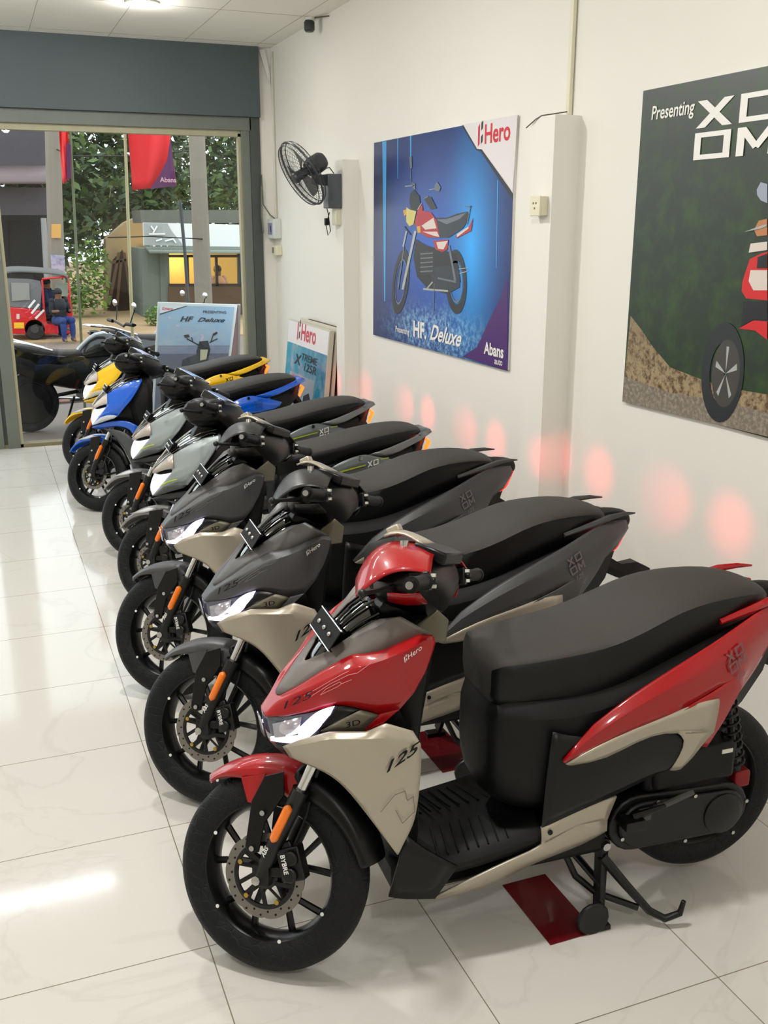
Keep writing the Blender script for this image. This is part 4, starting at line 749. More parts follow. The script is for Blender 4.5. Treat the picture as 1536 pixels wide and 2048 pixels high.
    mirror_pair('lower_side_cover', [lc], M_BLACK2, root)
    # tail
    tc = MB()
    tsec = []
    for x, w_, z0, z1 in ((1.36, .088, .80, .885), (1.42, .075, .80, .900), (1.48, .060, .80, .895), (1.515, .045, .82, .882), (1.528, .028, .845, .870)):
        tsec.append([(x, -w_ * .9, z0), (x, -w_, (z0 + z1) / 2), (x, -w_ * .6, z1), (x, w_ * .6, z1), (x, w_, (z0 + z1) / 2), (x, w_ * .9, z0)])
    loft(tsec).build('tail_cover', M_BLACK, root, sub=1)
    for sg in (-1, 1):
        m = MB(); m.tube([(1.20, .135 * sg, .855), (1.30, .135 * sg, .880), (1.38, .128 * sg, .900), (1.44, .118 * sg, .905), (1.488, .112 * sg, .902)], [.008, .011, .011, .008, .003], n=8); m.build('grab_rail', c['side'], root)
        m = MB().grid([[(1.398, .108 * sg, .825), (1.45, .085 * sg, .828), (1.508, .045 * sg, .835)], [(1.405, .106 * sg, .765), (1.44, .088 * sg, .765), (1.475, .055 * sg, .775)]]); tl = m.build('tail_light', M_TAIL, root, solid=.01, sub=1)
    sk = MB()
    ssec = []
    for x, z, w_ in ((1.40, .76, .085), (1.36, .66, .10), (1.29, .58, .115), (1.22, .52, .12)):
        ssec.append([(x - .03, -w_, z), (x + .045, -w_ * .8, z), (x + .045, w_ * .8, z), (x - .03, w_, z)])
    loft(ssec).build('tail_lower_cover', M_BLACK2, root)
    fd = MB(); fd.tube([(1.42, 0, .70), (1.50, 0, .655), (1.56, 0, .645), (1.625, 0, .625)], [.035, .03, .045, .03], n=6); fd.build('rear_fender', M_BLACK, root)
    rear_wheel(root, 1); engine(root, 1); center_stand(root)
    common_front(root, c, 1)
    tail_lamps(root, 1.54, .83)
    return root

def tail_lamps(root, x, z):
    for sg in (-1, 1):
        l = bpy.data.lights.new('tail_beam', 'SPOT'); l.energy = TAILP; l.color = (1, .045, .055); l.spot_size = math.radians(42); l.spot_blend = 1; l.shadow_soft_size = .02
        o = bpy.data.objects.new('tail_beam', l); link(o, root); o.location = (x, .085 * sg, z)
        d = Vector((1, .42 + .25 * sg, -.10)).normalized(); o.rotation_euler = d.to_track_quat('-Z', 'Y').to_euler()

def scooter110(c):
    root = thing('scooter', '', 'scooter')
    ls = []
    for z, x0, x1, w_ in ((.24, .25, .32, .14), (.30, .265, .34, .155), (.42, .275, .36, .17), (.56, .26, .37, .185), (.68, .22, .375, .185), (.80, .20, .385, .178), (.87, .22, .38, .15), (.90, .26, .37, .10)):
        ls.append([(x0, -w_ * .62, z), (x0 + .03, -w_ * .93, z), (x1 - .02, -w_, z), (x1, -w_ * .7, z), (x1 + .012, 0, z), (x1, w_ * .7, z), (x1 - .02, w_, z), (x0 + .03, w_ * .93, z), (x0, w_ * .62, z), (x0 - .01, 0, z)])
    loft(ls).build('leg_shield', M_BLACK, root, sub=1, smooth=50)
    fc = []
    for x, w_, z0, z1 in ((.01, .02, .60, .69), (.06, .06, .60, .73), (.12, .09, .60, .78), (.2, .12, .56, .83), (.28, .13, .52, .86)):
        fc.append([(x, -w_ * .8, z0), (x, -w_, (z0 + z1) / 2), (x, -w_ * .5, z1), (x, w_ * .5, z1), (x, w_, (z0 + z1) / 2), (x, w_ * .8, z0)])
    loft(fc).build('front_frame_cover', M_BLACK2, root)
    cb = MB(); cb.grid(P['cowl2_top'], mirror=True); cb.grid(P['cowl2_low'], mirror=True)
    cowl = cb.build('front_cowl', c['body'], root, solid=.004, sub=2, smooth=50, crease=14)
    mirror_pair('cowl_wing', [[[(q[0] - .006, q[1] - .010, q[2]) for q in r] for r in P['wing2']]], c['wing'], root, sub=1)
    if c.get('accent'):
        mirror_pair('cowl_stripe', [[[(q[0] - .006, q[1] - .009, q[2]) for q in r] for r in P['accent2']]], c['accent'], root, sub=1, thick=.001)
    # silver fang
    t = P['cowl2_top']
    fg = [[(q[0] - .003, q[1] - .003, q[2] + .003) for q in t[0][:3]], [(q[0] - .003, q[1] - .004, q[2] + .002) for q in t[2][:3]]]
    fg[0][0] = tuple(t[0][0]); fg[1][0] = tuple(t[2][0])
    mirror_pair('headlight_brow', [fg], c['brow'], root, sub=1)
    # windscreen: black centre panel between the cowls
    rows = [[(r[0] + .0, 0, r[2] + .004), (r[0], r[1] * .5, r[2] + .005), (r[0], r[1], r[2])] for r in t[0]]
    MB().grid(rows, mirror=True).build('windscreen_visor', M_GLOSSBLK, root, solid=.004, sub=1)
    rl = MB()
    for sg in (-1, 1): rl.tube([(q[0], q[1] * sg * .45, q[2] + .010) for q in t[0]], .003, n=6)
    rl.build('visor_rib', M_CHROME, root)
    hl = MB().grid(P['lens2'], mirror=True).build('headlight', c['lens'], root, solid=.006, sub=1)
    MB().grid([[(.02, 0, .60), (.03, -.05, .598), (.06, -.08, .60)], [(.0, 0, .60), (-.01, -.03, .595), (.03, -.08, .612)]], mirror=True).build('headlight_chin', M_BLACK2, root, solid=.004)
    mirror_pair('apron_arm', [P['armpanel2']], c['arm'], root, sub=1)
    mirror_pair('apron_panel', [P['greyapron2']], c['apron'], root, sub=1)
    ed = MB()
    for sg in (-1, 1): ed.tube([(q[0], q[1] * sg - .002 * sg, q[2]) for q in P['greyapron2'][2]], .004, n=6)
    ed.build('apron_edge', M_LABEL if False else mat('pale_edge', (.62, .62, .60), .4), root)
    # plate bracket
    m = MB(); ctr = Vector((.085, 0, .832)); up = Vector((.42, 0, .75)).normalized(); ax = Vector((0, 1, 0)); nrm = ax.cross(up).normalized(); Rm = Matrix((ax, up, nrm)).transposed()
    m.box(ctr, (.130, .040, .003), R=Rm); m.box(ctr + Vector((.02, 0, -.012)), (.02, .05, .02), R=Rm); pb = m.build('plate_bracket', M_PLATE, root)
    ed = MB(); ed.box(ctr + up * .021, (.132, .003, .006), R=Rm); ed.box(ctr - up * .021, (.132, .003, .006), R=Rm); ed.build('bracket_edge', M_CHROME, pb)
    b_ = MB(); [b_.sphere(ctr + Vector((0, y, 0)) - nrm * .004, .006) for y in (-.03, 0, .03)]; b_.build('bracket_bolt', M_STEEL, pb)
    m = MB(); m.grid([[(.30, -.150, .305), (.30, .150, .305)], [(.50, -.165, .31), (.50, .165, .31)], [(.74, -.16, .34), (.74, .16, .34)]]); m.build('floorboard', M_BLACK, root, solid=.03)
    un = MB(); un.bb((.28, -.13, .22), (.88, .13, .30)); un.build('underbody', M_BLACK, root, bevel=.02)
    cs = []
    for x, z0, z1, w_ in ((.575, .42, .62, .10), (.60, .36, .69, .125), (.68, .34, .70, .15), (.80, .36, .72, .165), (.95, .42, .74, .165), (1.1, .48, .75, .155), (1.25, .56, .77, .13), (1.36, .66, .79, .095), (1.41, .71, .80, .06)):
        cs.append([(x, -w_ * .85, z0), (x, -w_, z0 + (z1 - z0) * .4), (x, -w_ * .95, z1 - .03), (x, -w_ * .7, z1), (x, w_ * .7, z1), (x, w_ * .95, z1 - .03), (x, w_, z0 + (z1 - z0) * .4), (x, w_ * .85, z0)])
    loft(cs).build('under_seat_body', M_BLACK, root, sub=1, smooth=50)
    S_ = seat_mesh([(.585, .665, .730, .742, .09), (.61, .66, .752, .765, .12), (.70, .665, .765, .782, .14), (.80, .675, .775, .795, .148), (.90, .698, .790, .810, .152), (.98, .720, .808, .830, .15), (1.05, .742, .822, .846, .15), (1.15, .762, .838, .860, .148), (1.25, .785, .848, .868, .140), (1.33, .805, .850, .866, .118), (1.375, .812, .842, .852, .085), (1.39, .815, .830, .838, .05)])
    seat_build(S_, root)
    sp = mirror_pair('side_panel', [P['panel2']], c['side'], root)
    tl = P['tail2']
    mirror_pair('tail_fin', [tl], c['tail'], root, sub=1)
    MB().grid([[(1.36, -.11, .825), (1.36, .11, .825)], [(1.41, -.045, .84), (1.41, .045, .84)], [(1.455, -.028, .828), (1.455, .028, .828)]]).build('grab_rail', c['tail'], root, solid=.012, sub=1)
    MB().cyl((1.01, -.186, .738), (1.01, -.194, .738), .010, n=12).build('side_screw', M_CHROME, sp[0])
    t = MB(); xoom_logo(t, (1.045, -.1975, .655), (.93, .08, .2), (.0, .05, 1), .062, None); t.build('model_lettering', c['logo'], sp[0], smooth=0)
    if c.get('accent'):
        g = MB(); g.prism([(.88, -.190, .668), (1.035, -.1985, .700), (1.035, -.1985, .706), (.88, -.190, .676)], (0, -.001, 0)); g.prism([(1.115, -.197, .725), (1.16, -.193, .728), (1.16, -.193, .733), (1.115, -.197, .731)], (0, -.001, 0)); g.build('side_stripe', c['accent'], sp[0])
    lc = [[(.66, -.162, .62), (.86, -.172, .66), (1.0, -.182, .63), (1.18, -.168, .65)], [(.65, -.168, .48), (.86, -.176, .50), (1.0, -.176, .54), (1.12, -.16, .58)], [(.65, -.162, .345), (.78, -.168, .37), (.92, -.162, .42), (1.05, -.15, .50)]]
    mirror_pair('lower_side_cover', [lc], M_BLACK, root)
    mirror_pair('lower_trim', [[[(.32, -.155, .26), (.55, -.168, .29), (.86, -.165, .38)], [(.32, -.15, .225), (.55, -.155, .235), (.86, -.15, .27)]]], c['lower'], root, sub=1)
    for sg in (-1, 1):
        m = MB(); m.tube([(1.405, .085 * sg, .790), (1.425, .078 * sg, .775), (1.405, .090 * sg, .745), (1.395, .088 * sg, .715)], [.008, .012, .011, .006], n=8); m.build('tail_light', M_TAILO, root)
    bk = MB(); bk.grid([[(1.34, -.10, .80), (1.41, -.07, .80), (1.42, 0, .80), (1.41, .07, .80), (1.34, .10, .80)], [(1.33, -.10, .72), (1.375, -.07, .70), (1.39, 0, .70), (1.375, .07, .70), (1.33, .10, .72)]]); bk.build('tail_lower_cover', M_BLACK2, root, solid=.02)
    MB().tube([(1.37, 0, .71), (1.42, 0, .64), (1.49, 0, .60), (1.55, 0, .57)], [.035, .03, .045, .03], n=6).build('rear_fender', M_BLACK, root)
    rear_wheel(root, 2); engine(root, 2); center_stand(root)
    common_front(root, c, 2)
    tail_lamps(root, 1.44, .77)
    return root

def copy_tree(o, parent=None):
    c = o.copy(); COL.objects.link(c); c.parent = parent
    for ch in list(o.children): copy_tree(ch, c)
    return c
def relivery(root, swap):
    """repaint a copied scooter: swap materials on the objects only, meshes stay shared"""
    st = [root]
    while st:
        o = st.pop(); st += list(o.children)
        if o.type != 'MESH': continue
        for sl in o.material_slots:
            if sl.material in swap:
                nm = swap[sl.material]; sl.link = 'OBJECT'; sl.material = nm
TAILP = 4.0
RED = mat('metallic_red_paint', (.62, .0, .035), .4, spec=.25, coat=.7)
TRIM = mat('champagne_silver_paint', (.70, .665, .60), .34, metal=.4)
BRONZE = mat('bronze_grey_paint', (.38, .36, .30), .4, metal=.4)
INSERT = mat('matte_grey_plastic', (.40, .375, .355), .45)
GREY = mat('matte_dark_grey_paint', (.28, .28, .287), .42, metal=.2)
LOGO_R = mat('dull_grey_print', (.50, .30, .32), .5)
LOGO_G = mat('warm_grey_print', (.42, .38, .37), .5)
REDBAR = mat('red_cover_paint', (.60, .0, .035), .4, spec=.25, coat=.7)
cr = dict(body=RED, insert=INSERT, trim=TRIM, bronze=BRONZE, side=RED, logo=LOGO_R, bar=REDBAR)
red = scooter125(cr); red.location = (.557, 2.177, 0); red.rotation_euler = (0, 0, -.055)
red['label'] = 'glossy red scooter with champagne apron, nearest the camera'; red['group'] = 'row of display scooters'
swapg = {RED: GREY, REDBAR: mat('near_black_cover_paint', (.13, .125, .12), .35, spec=.4), MAT['pale_rose_print']: mat('pale_grey_print', (.42, .41, .40), .4), INSERT: mat('matte_charcoal_plastic', (.30, .29, .285), .42), LOGO_R: LOGO_G}
g1 = copy_tree(red); relivery(g1, swapg); g1.location = (.580, 3.0, 0); g1['label'] = 'matte grey scooter with champagne apron, directly behind the red scooter'
g2 = copy_tree(red); relivery(g2, swapg); g2.location = (.595, 3.85, 0); g2.rotation_euler = (0, 0, -.035); g2['label'] = 'matte grey scooter with champagne apron, between its twin and the silver grey scooters'
for o_ in list(g1.children) + list(g2.children):
    pass
SILV = mat('silver_grey_paint', (.60, .635, .64), .34, metal=.3)
DKG = mat('dark_wing_print', (.27, .28, .28), .4)
LIME = mat('lime_stripe', (.62, .66, .12), .4)
BROW = mat('silver_brow', (.74, .70, .66), .3, metal=.3)
LENS2 = mat('white_headlight_lens', (.85, .83, .85), .12, coat=1, emit=(.95, .92, .97), es=.7)
SIDE2 = mat('grey_side_paint', (.40, .42, .42), .35, metal=.4)
FEND2 = mat('silver_fender', (.52, .51, .50), .35, metal=.3)
LOGO2 = mat('pale_print', (.85, .85, .82), .5)
APR2 = mat('dark_grey_apron', (.24, .25, .26), .45)
STR2 = mat('white_stripe', (.80, .80, .82), .4)
LOW2 = mat('dark_lower_trim', (.2, .2, .2), .45)
ARM2 = mat('silver_grey_arm', (.16, .17, .18), .4)
SIL_T = mat('silver_tail', (.45, .46, .46), .35, metal=.4)
cs_ = dict(body=SILV, wing=DKG, accent=LIME, brow=BROW, lens=LENS2, arm=ARM2, apron=APR2, side=SIDE2, tail=SIL_T, logo=LOGO2, fender=FEND2, stripe=STR2, lower=LOW2, bar=SILV)
s1 = scooter110(cs_); s1.location = (.708, 4.86, 0); s1.rotation_euler = (0, 0, -.04)
s1['label'] = 'silver grey scooter with lime stripes, the one nearer the camera of its pair'; s1['group'] = 'row of display scooters'
s2 = copy_tree(s1); s2.location = (.730, 5.70, 0); s2.rotation_euler = (0, 0, -.0); s2['label'] = 'silver grey scooter with lime stripes, standing beside the blue scooter'
BLUE = mat('blue_paint', (.0, .36, .82), .32, coat=.8)
YEL = mat('yellow_paint', (1.0, .79, .0), .35, coat=.8)
def repaint(root, col, wing, acc):
    relivery(root, {SILV: col, SIDE2: col, SIL_T: col, FEND2: col, ARM2: col, DKG: wing, LIME: col, BROW: mat('pale_brow', (.82, .78, .74), .3), APR2: mat('mid_grey_apron', (.30, .31, .32), .45)})
bl = copy_tree(s1); repaint(bl, BLUE, mat('white_wing_print', (.78, .8, .82), .4), None); bl.location = (.628, 6.83, 0); bl.rotation_euler = (0, 0, -.023); bl['label'] = 'bright blue scooter with a white stripe under its headlight'
ye = copy_tree(s1); repaint(ye, YEL, mat('pale_wing_print', (.80, .78, .70), .4), None); ye.location = (.680, 7.90, 0); ye.rotation_euler = (0, 0, .013); ye['label'] = 'yellow scooter, farthest in the row and nearest the shop window'
for b_, lg in ((bl, mat('blue_print', (.12, .30, .62), .5)), (ye, mat('black_print', (.12, .1, .05), .5))):
    relivery(b_, {LOGO2: lg})
# ------------------------------------------------------------------ things on the wall
M_CREAMP = mat('cream_plastic', (.88, .86, .76), .4)
M_WIRE = mat('grey_wire', (.35, .33, .30), .5)
cd = MB(); cd.bar((2.537, 4.155, 2.345), (2.537, 4.155, 3.335), .026, .018, up=(1, 0, 0)); tag(cd.build('cable_conduit', M_CREAMP, bevel=.002), 'thin cream cable conduit rising from the nearer wall pillar to the ceiling', 'conduit')
w = MB(); w.tube([(2.53, 4.155, 2.36), (2.47, 4.16, 2.350), (2.42, 4.19, 2.343), (2.412, 4.23, 2.330), (2.405, 4.30, 2.300)], .003, n=6); tag(w.build('loose_wire', M_WIRE), 'short loose wire curling over the top of the nearer wall pillar', 'wire')
# socket on pillar
t = thing('socket_box', 'cream power socket box with square switch on the nearer wall pillar', 'socket', (2.418, 4.14, 1.955))
MB().box((-.018, 0, 0), (.036, .085, .085)).build('back_box', M_CREAMP, t, bevel=.004)
MB().box((-.040, 0, 0), (.010, .088, .088)).build('face_plate', M_CREAMP, t, bevel=.003)
h = MB(); [h.cyl((-.045, y, z), (-.0465, y, z), .005, n=8) for y, z in ((-.012, .012), (.012, .012), (0, -.010))]; h.build('socket_hole', mat('hole_brown', (.45, .38, .25), .6), t)
# meter box, breaker box by the window
t = thing('breaker_box', 'pale grey breaker box on the wall beside the window frame', 'breaker box', (2.55, 9.0, 1.84))
MB().box((-.035, 0, 0), (.07, .20, .17)).build('box_body', mat('pale_grey_plastic', (.82, .84, .82), .4), t, bevel=.006)
MB().box((-.072, .015, .0), (.006, .13, .10)).build('label_window', mat('smoky_window', (.52, .55, .66), .2), t, bevel=.001)
MB().box((-.077, -.02, .0), (.006, .03, .05)).build('breaker_switch', mat('dark_switch', (.3, .32, .36), .4), t)
t = thing('wall_socket', 'small cream socket under the grey breaker box', 'socket', (2.55, 8.98, 1.655))
MB().box((-.025, 0, 0), (.05, .17, .085)).build('back_box', M_CREAMP, t, bevel=.005)
MB().box((-.052, .03, 0), (.006, .05, .05)).build('switch_rocker', mat('rocker_dark', (.5, .48, .42), .4), t)
w = MB(); w.tube([(2.545, 9.0, 1.93), (2.545, 9.01, 2.05), (2.545, 9.01, 3.3)], .006, n=6); tag(w.build('wall_cable', mat('wall_cable', (.72, .70, .6), .6)), 'thin cable running up the wall above the grey breaker box', 'cable')
w = MB(); w.tube([(2.53, 9.04, 1.93), (2.50, 9.08, 1.96), (2.44, 9.08, 2.05), (2.43, 9.07, 2.3), (2.425, 9.07, 2.2), (2.42, 9.07, 1.95), (2.43, 9.07, 1.8)], .006, n=6); tag(w.build('tangled_cable', mat('grey_cable', (.45, .45, .40), .5)), 'dark tangled cable on the window frame next to the breaker box', 'cable')
# switch by pillar
t = thing('fan_switch', 'cream switch box under the wall fan mount', 'switch', (2.435, 7.005, 1.93))
MB().box((-.020, 0, 0), (.04, .085, .115)).build('back_box', M_CREAMP, t, bevel=.004)
# fan
FM = mat('fan_dark_plastic', (.22, .235, .25), .35)
t = thing('wall_fan', 'black oscillating wall fan mounted on the farther wall pillar', 'fan', (2.435, 7.0, 2.13))
MB().box((-.05, 0, -.03), (.10, .12, .23)).build('mount_plate', mat('fan_mount_plastic', (.33, .345, .36), .4), t, bevel=.006)
m = MB(); m.bar((-.08, 0, .04), (-.19, .0, .05), .05, .07); m.cyl((-.17, .01, .02), (-.17, .01, .12), .03); m.build('fan_arm', FM, t, bevel=.005)
fd = Vector((-.84, -.10, -.50)).normalized(); fc = Vector((-.265, .02, .085)); 
sdv = fd.cross(Vector((0, 0, 1))).normalized(); uv = sdv.cross(fd); RF = Matrix((sdv, uv, fd)).transposed()
m = MB(); m.lathe([(0, -.20), (.05, -.195), (.065, -.17), (.068, -.09), (.05, -.05), (0, -.05)], fc, 'z', n=20, R=RF); m.build('motor_housing', FM, t)
cg = MB(); Rr_ = .232
def P3(r, a, h): return fc + RF @ Vector((r * math.cos(a), r * math.sin(a), h))
for h, r in ((-.03, Rr_ * .96), (.0, Rr_), (.03, Rr_ * .96)): cg.tube([P3(r, 2 * math.pi * k / 40, h) for k in range(40)], .0035 if h else .0075, n=6, closed=True)
cage = cg.build('cage_rim', FM, t)
wr = MB()
for k in range(56):
    a = 2 * math.pi * k / 56
    wr.tube([P3(.045, a, .060), P3(.13, a + .1, .052), P3(.215, a + .16, .032), P3(.232, a + .17, .0)], .0011, n=4, cap=False)
    if k % 2 == 0: wr.tube([P3(.05, a, -.06), P3(.13, a, -.05), P3(.215, a, -.032), P3(.232, a, 0)], .0011, n=4, cap=False)
for r, h in ((.09, .070), (.14, .060)): wr.tube([P3(r, 2 * math.pi * k / 36, h) for k in range(36)], .0011, n=4, closed=True)
wr.build('cage_wires', FM, cage, kind='stuff')
b = MB()
for k in range(3):
    a = 2 * math.pi * k / 3; rows = []
    for r, w0, w1, tw in ((.03, -.25, .25, .02), (.08, -.42, .46, .02), (.13, -.45, .50, .017), (.17, -.36, .46, .012)):
        rows.append([P3(r, a + w0 + (w1 - w0) * q, -tw + 2 * tw * q) for q in (0, .33, .66, 1)])
    b = MB().grid(rows); b.build('fan_blade', mat('smoky_blade', (.30, .30, .29), .3, alpha=.75), t, solid=.002, sub=1)
hb = MB(); hb.lathe([(0, .075), (.035, .072), (.042, .05), (.035, .03), (.03, -.05)], fc, 'z', n=20, R=RF); hb.build('fan_hub', FM, t)
w = MB(); w.tube([Vector((-.03, .02, .09)), Vector((-.06, .03, .13)), Vector((-.10, .03, .12)), Vector((-.15, .03, .08))], .004, n=6); w.tube([Vector((-.10, .05, .0)), Vector((-.09, .06, -.08)), Vector((-.06, .07, -.18)), Vector((-.045, .07, -.30)), Vector((-.06, .08, -.33)), Vector((-.075, .08, -.26)), Vector((-.05, .07, -.17))], .0035, n=6)
w.build('power_cord', M_BLACK2, t)
MB().box((-.07, .08, -.235), (.03, .03, .05)).build('plug', M_BLACK2, t, bevel=.005)
# cctv
t = thing('security_camera', 'small black security camera where the ceiling meets the right wall', 'camera', (2.47, 7.70, 3.34))
m = MB(); m.lathe([(0, 0), (.035, 0), (.037, -.02), (.02, -.03)], n=18); m.build('mount', M_LABEL, t)
m = MB(); m.tube([(-.01, 0, -.02), (-.01, 0, -.035), (-.01, 0, -.085), (-.01, 0, -.10)], [.030, .040, .040, .028], n=18); m.build('camera_body', mat('camera_black', (.20, .22, .24), .35), t)
w = MB(); w.tube([(2.48, 7.72, 3.335), (2.52, 7.6, 3.33), (2.545, 7.5, 3.32)], .005, n=6); tag(w.build('camera_cable', M_WIRE), 'short cable from the security camera to the wall', 'cable')

# ------------------------------------------------------------------ printed boards
def pmat(name, c0, c1, axis='z', lo=0, hi=1, noise=0, ns=20, c2=None, rough=.35):
    m = mat(name, c0, rough); nt = m.node_tree; b = nt.nodes['Principled BSDF']; N = nt.nodes.new; K = nt.links.new
    tc = N('ShaderNodeTexCoord'); sx = N('ShaderNodeSeparateXYZ'); K(tc.outputs['Object'], sx.inputs[0])
    mr = N('ShaderNodeMapRange'); K(sx.outputs['xyz'.index(axis)], mr.inputs[0]); mr.inputs[1].default_value = lo; mr.inputs[2].default_value = hi
    mx = N('ShaderNodeMix'); mx.data_type = 'RGBA'; mx.inputs[6].default_value = (*lin(c0), 1); mx.inputs[7].default_value = (*lin(c1), 1); K(mr.outputs[0], mx.inputs[0]); out = mx.outputs[2]
    if noise:
        nz = N('ShaderNodeTexNoise'); nz.inputs['Scale'].default_value = ns; nz.inputs['Detail'].default_value = 8; nz.inputs['Roughness'].default_value = .65; K(tc.outputs['Object'], nz.inputs['Vector'])
        r = N('ShaderNodeMapRange'); K(nz.outputs['Fac'], r.inputs[0]); r.inputs[1].default_value = .45; r.inputs[2].default_value = .45 + .3 / max(noise, .01) * .5
        m2 = N('ShaderNodeMix'); m2.data_type = 'RGBA'; m2.inputs[7].default_value = (*lin(c2), 1); K(out, m2.inputs[6]); K(r.outputs[0], m2.inputs[0]); out = m2.outputs[2]
    K(out, b.inputs['Base Color']); return m
PR = Vector((0, -1, 0)); PU = Vector((0, 0, 1))
C_ = lambda n, c: mat('print_' + n, c, .4)
# blue poster -------------------------------------------------------
t = thing('wall_poster', 'blue motorcycle poster with a white top corner, between the two wall pillars', 'poster', (2.55, 5.6, 1.14))
iv = Vector((2.55, 5.6, 1.14)); TL_ = Matrix.Translation(-iv)
MB().bb((2.537, 4.64, 1.14), (2.55, 6.58, 2.392)).build('board', mat('poster_back', (.85, .84, .82), .5), t, T=TL_, smooth=0)
def glow_blue():
    m = mat('print_blue_glow', (.05, .15, .4), .35); nt = m.node_tree; b = nt.nodes['Principled BSDF']; N = nt.nodes.new; K = nt.links.new
    tc = N('ShaderNodeTexCoord')
    def blob(y, z, sy, sz):
        mp = N('ShaderNodeMapping'); mp.vector_type = 'POINT'; mp.inputs['Location'].default_value = (0, -y / sy, -z / sz); mp.inputs['Scale'].default_value = (0, 1 / sy, 1 / sz)
        gr = N('ShaderNodeTexGradient'); gr.gradient_type = 'QUADRATIC_SPHERE'; K(tc.outputs['Object'], mp.inputs[0]); K(mp.outputs[0], gr.inputs[0]); return gr.outputs[0]
    base = None
    layers = [(blob(-.50, .60, .48, 1.0), (.0, .66, 1.0)), (blob(-.0, .55, 1.3, 1.0), (.0, .36, .80)), (blob(.85, .9, .25, .9), (.18, .20, .26))]
    col = None; prev = (*lin((.015, .12, .36)), 1)
    for fac, c in (layers[1], layers[0], layers[2]):
        mx = N('ShaderNodeMix'); mx.data_type = 'RGBA'; mx.inputs[7].default_value = (*lin(c), 1)
        if col is None: mx.inputs[6].default_value = prev
        else: K(col, mx.inputs[6])
        K(fac, mx.inputs[0]); col = mx.outputs[2]
    nz = N('ShaderNodeTexNoise'); nz.inputs['Scale'].default_value = 34; nz.inputs['Detail'].default_value = 7; nz.inputs['Roughness'].default_value = .7; K(tc.outputs['Object'], nz.inputs['Vector'])
    r = N('ShaderNodeMapRange'); K(nz.outputs['Fac'], r.inputs[0]); r.inputs[1].default_value = .44; r.inputs[2].default_value = .64
    mk = N('ShaderNodeMath'); mk.operation = 'MULTIPLY'; K(r.outputs[0], mk.inputs[0]); bb_ = blob(-.05, .10, 1.15, .26); sc_ = N('ShaderNodeMath'); sc_.operation = 'MULTIPLY'; sc_.inputs[1].default_value = 2.2; sc_.use_clamp = True; K(bb_, sc_.inputs[0]); K(sc_.outputs[0], mk.inputs[1])
    mx = N('ShaderNodeMix'); mx.data_type = 'RGBA'; mx.inputs[7].default_value = (*lin((.55, .76, .90)), 1); K(col, mx.inputs[6]); K(mk.outputs[0], mx.inputs[0]); col = mx.outputs[2]
    K(col, b.inputs['Base Color']); return m
L1 = 2.5355
MB().poly([(2.5355, 6.577, 2.396), (2.5355, 6.599, 1.135), (2.5355, 4.634, 1.137), (2.5355, 4.644, 2.020), (2.5355, 5.238, 2.392)]).build('blue_print', glow_blue(), t, T=TL_, smooth=0)
def lay(pts, d): return [(p[0] - d, p[1], p[2]) for p in pts]
pr = MB(); pr2 = MB()
pr.poly(lay([(2.5355, 5.230, 2.396), (2.5355, 4.624, 2.391), (2.5355, 4.645, 2.023), (2.5355, 4.665, 2.043), (2.5355, 4.997, 2.254), (2.5355, 5.056, 2.259)], .0008), C_('white', (.88, .86, .86)))
pr.poly(lay([(2.5355, 5.246, 2.393), (2.5355, 5.225, 2.393), (2.5355, 5.053, 2.261), (2.5355, 4.997, 2.255), (2.5355, 4.645, 2.026), (2.5355, 4.645, 1.995), (2.5355, 5.009, 2.243), (2.5355, 5.062, 2.255)], .0012), C_('navy', (.10, .12, .18)))
pr2.poly(lay([(2.5355, 4.666, 1.617), (2.5355, 4.634, 1.139), (2.5355, 5.174, 1.148), (2.5355, 4.995, 1.222), (2.5355, 4.834, 1.407), (2.5355, 4.724, 1.524)], .0008), C_('purple', (.27, .09, .40)))
pr.build('corner_print', None, t, T=TL_, smooth=0); pr2.build('purple_print', None, t, T=TL_, smooth=0)
for ps in ([(2.5355, 6.424, 2.393), (2.5355, 6.351, 2.393), (2.5355, 6.365, 1.381), (2.5355, 6.389, 1.379)], [(2.5355, 6.168, 2.394), (2.5355, 6.151, 2.394), (2.5355, 6.152, 2.155), (2.5355, 6.161, 2.155)], [(2.5355, 5.966, 2.394), (2.5355, 5.941, 2.394), (2.5355, 5.942, 2.146), (2.5355, 5.952, 2.147)], [(2.5355, 4.815, 2.094), (2.5355, 4.804, 2.095), (2.5355, 4.791, 1.655), (2.5355, 4.797, 1.655)]):
    MB().poly(lay(ps, .0009)).build('light_streak_print', C_('streak', (.25, .60, .85)), t, T=TL_, smooth=0)
PT = MB()
MW = C_('white2', (.93, .92, .90))
hero_logo(PT, Vector((2.5355, 5.045, 2.282)) + Vector((-.002, 0, 0)), PR, PU, .355, C_('logo_red', (.80, .07, .17)), C_('logo_black', (.12, .12, .13)))
PT.build('brand_lettering', None, t, T=TL_, smooth=0); PT = MB()
put_text(PT, 'HF.', Vector((2.5355, 5.881, 1.199)) + Vector((-.003, 0, 0)), PR, PU, MW, width=.20, bold=.035, stretch=.9)
put_text(PT, 'Deluxe', Vector((2.5355, 5.627, 1.215)) + Vector((-.003, 0, -.012)), PR, PU, MW, width=.44, shear=.5, bold=.02, stretch=.9)
put_text(PT, 'Presenting', Vector((2.5355, 6.179, 1.197)) + Vector((-.003, 0, 0)), PR, PU, MW, width=.23, bold=.01)
PT.build('model_lettering', None, t, T=TL_, smooth=0); PT = MB()
put_text(PT, 'Abans', Vector((2.5355, 4.906, 1.199)) + Vector((-.003, 0, 0)), PR, PU, MW, width=.225, bold=.03)
put_text(PT, 'auto', Vector((2.5355, 4.780, 1.157)) + Vector((-.003, 0, 0)), PR, PU, MW, width=.09, bold=.01)
PT.build('dealer_lettering', None, t, T=TL_, smooth=0)
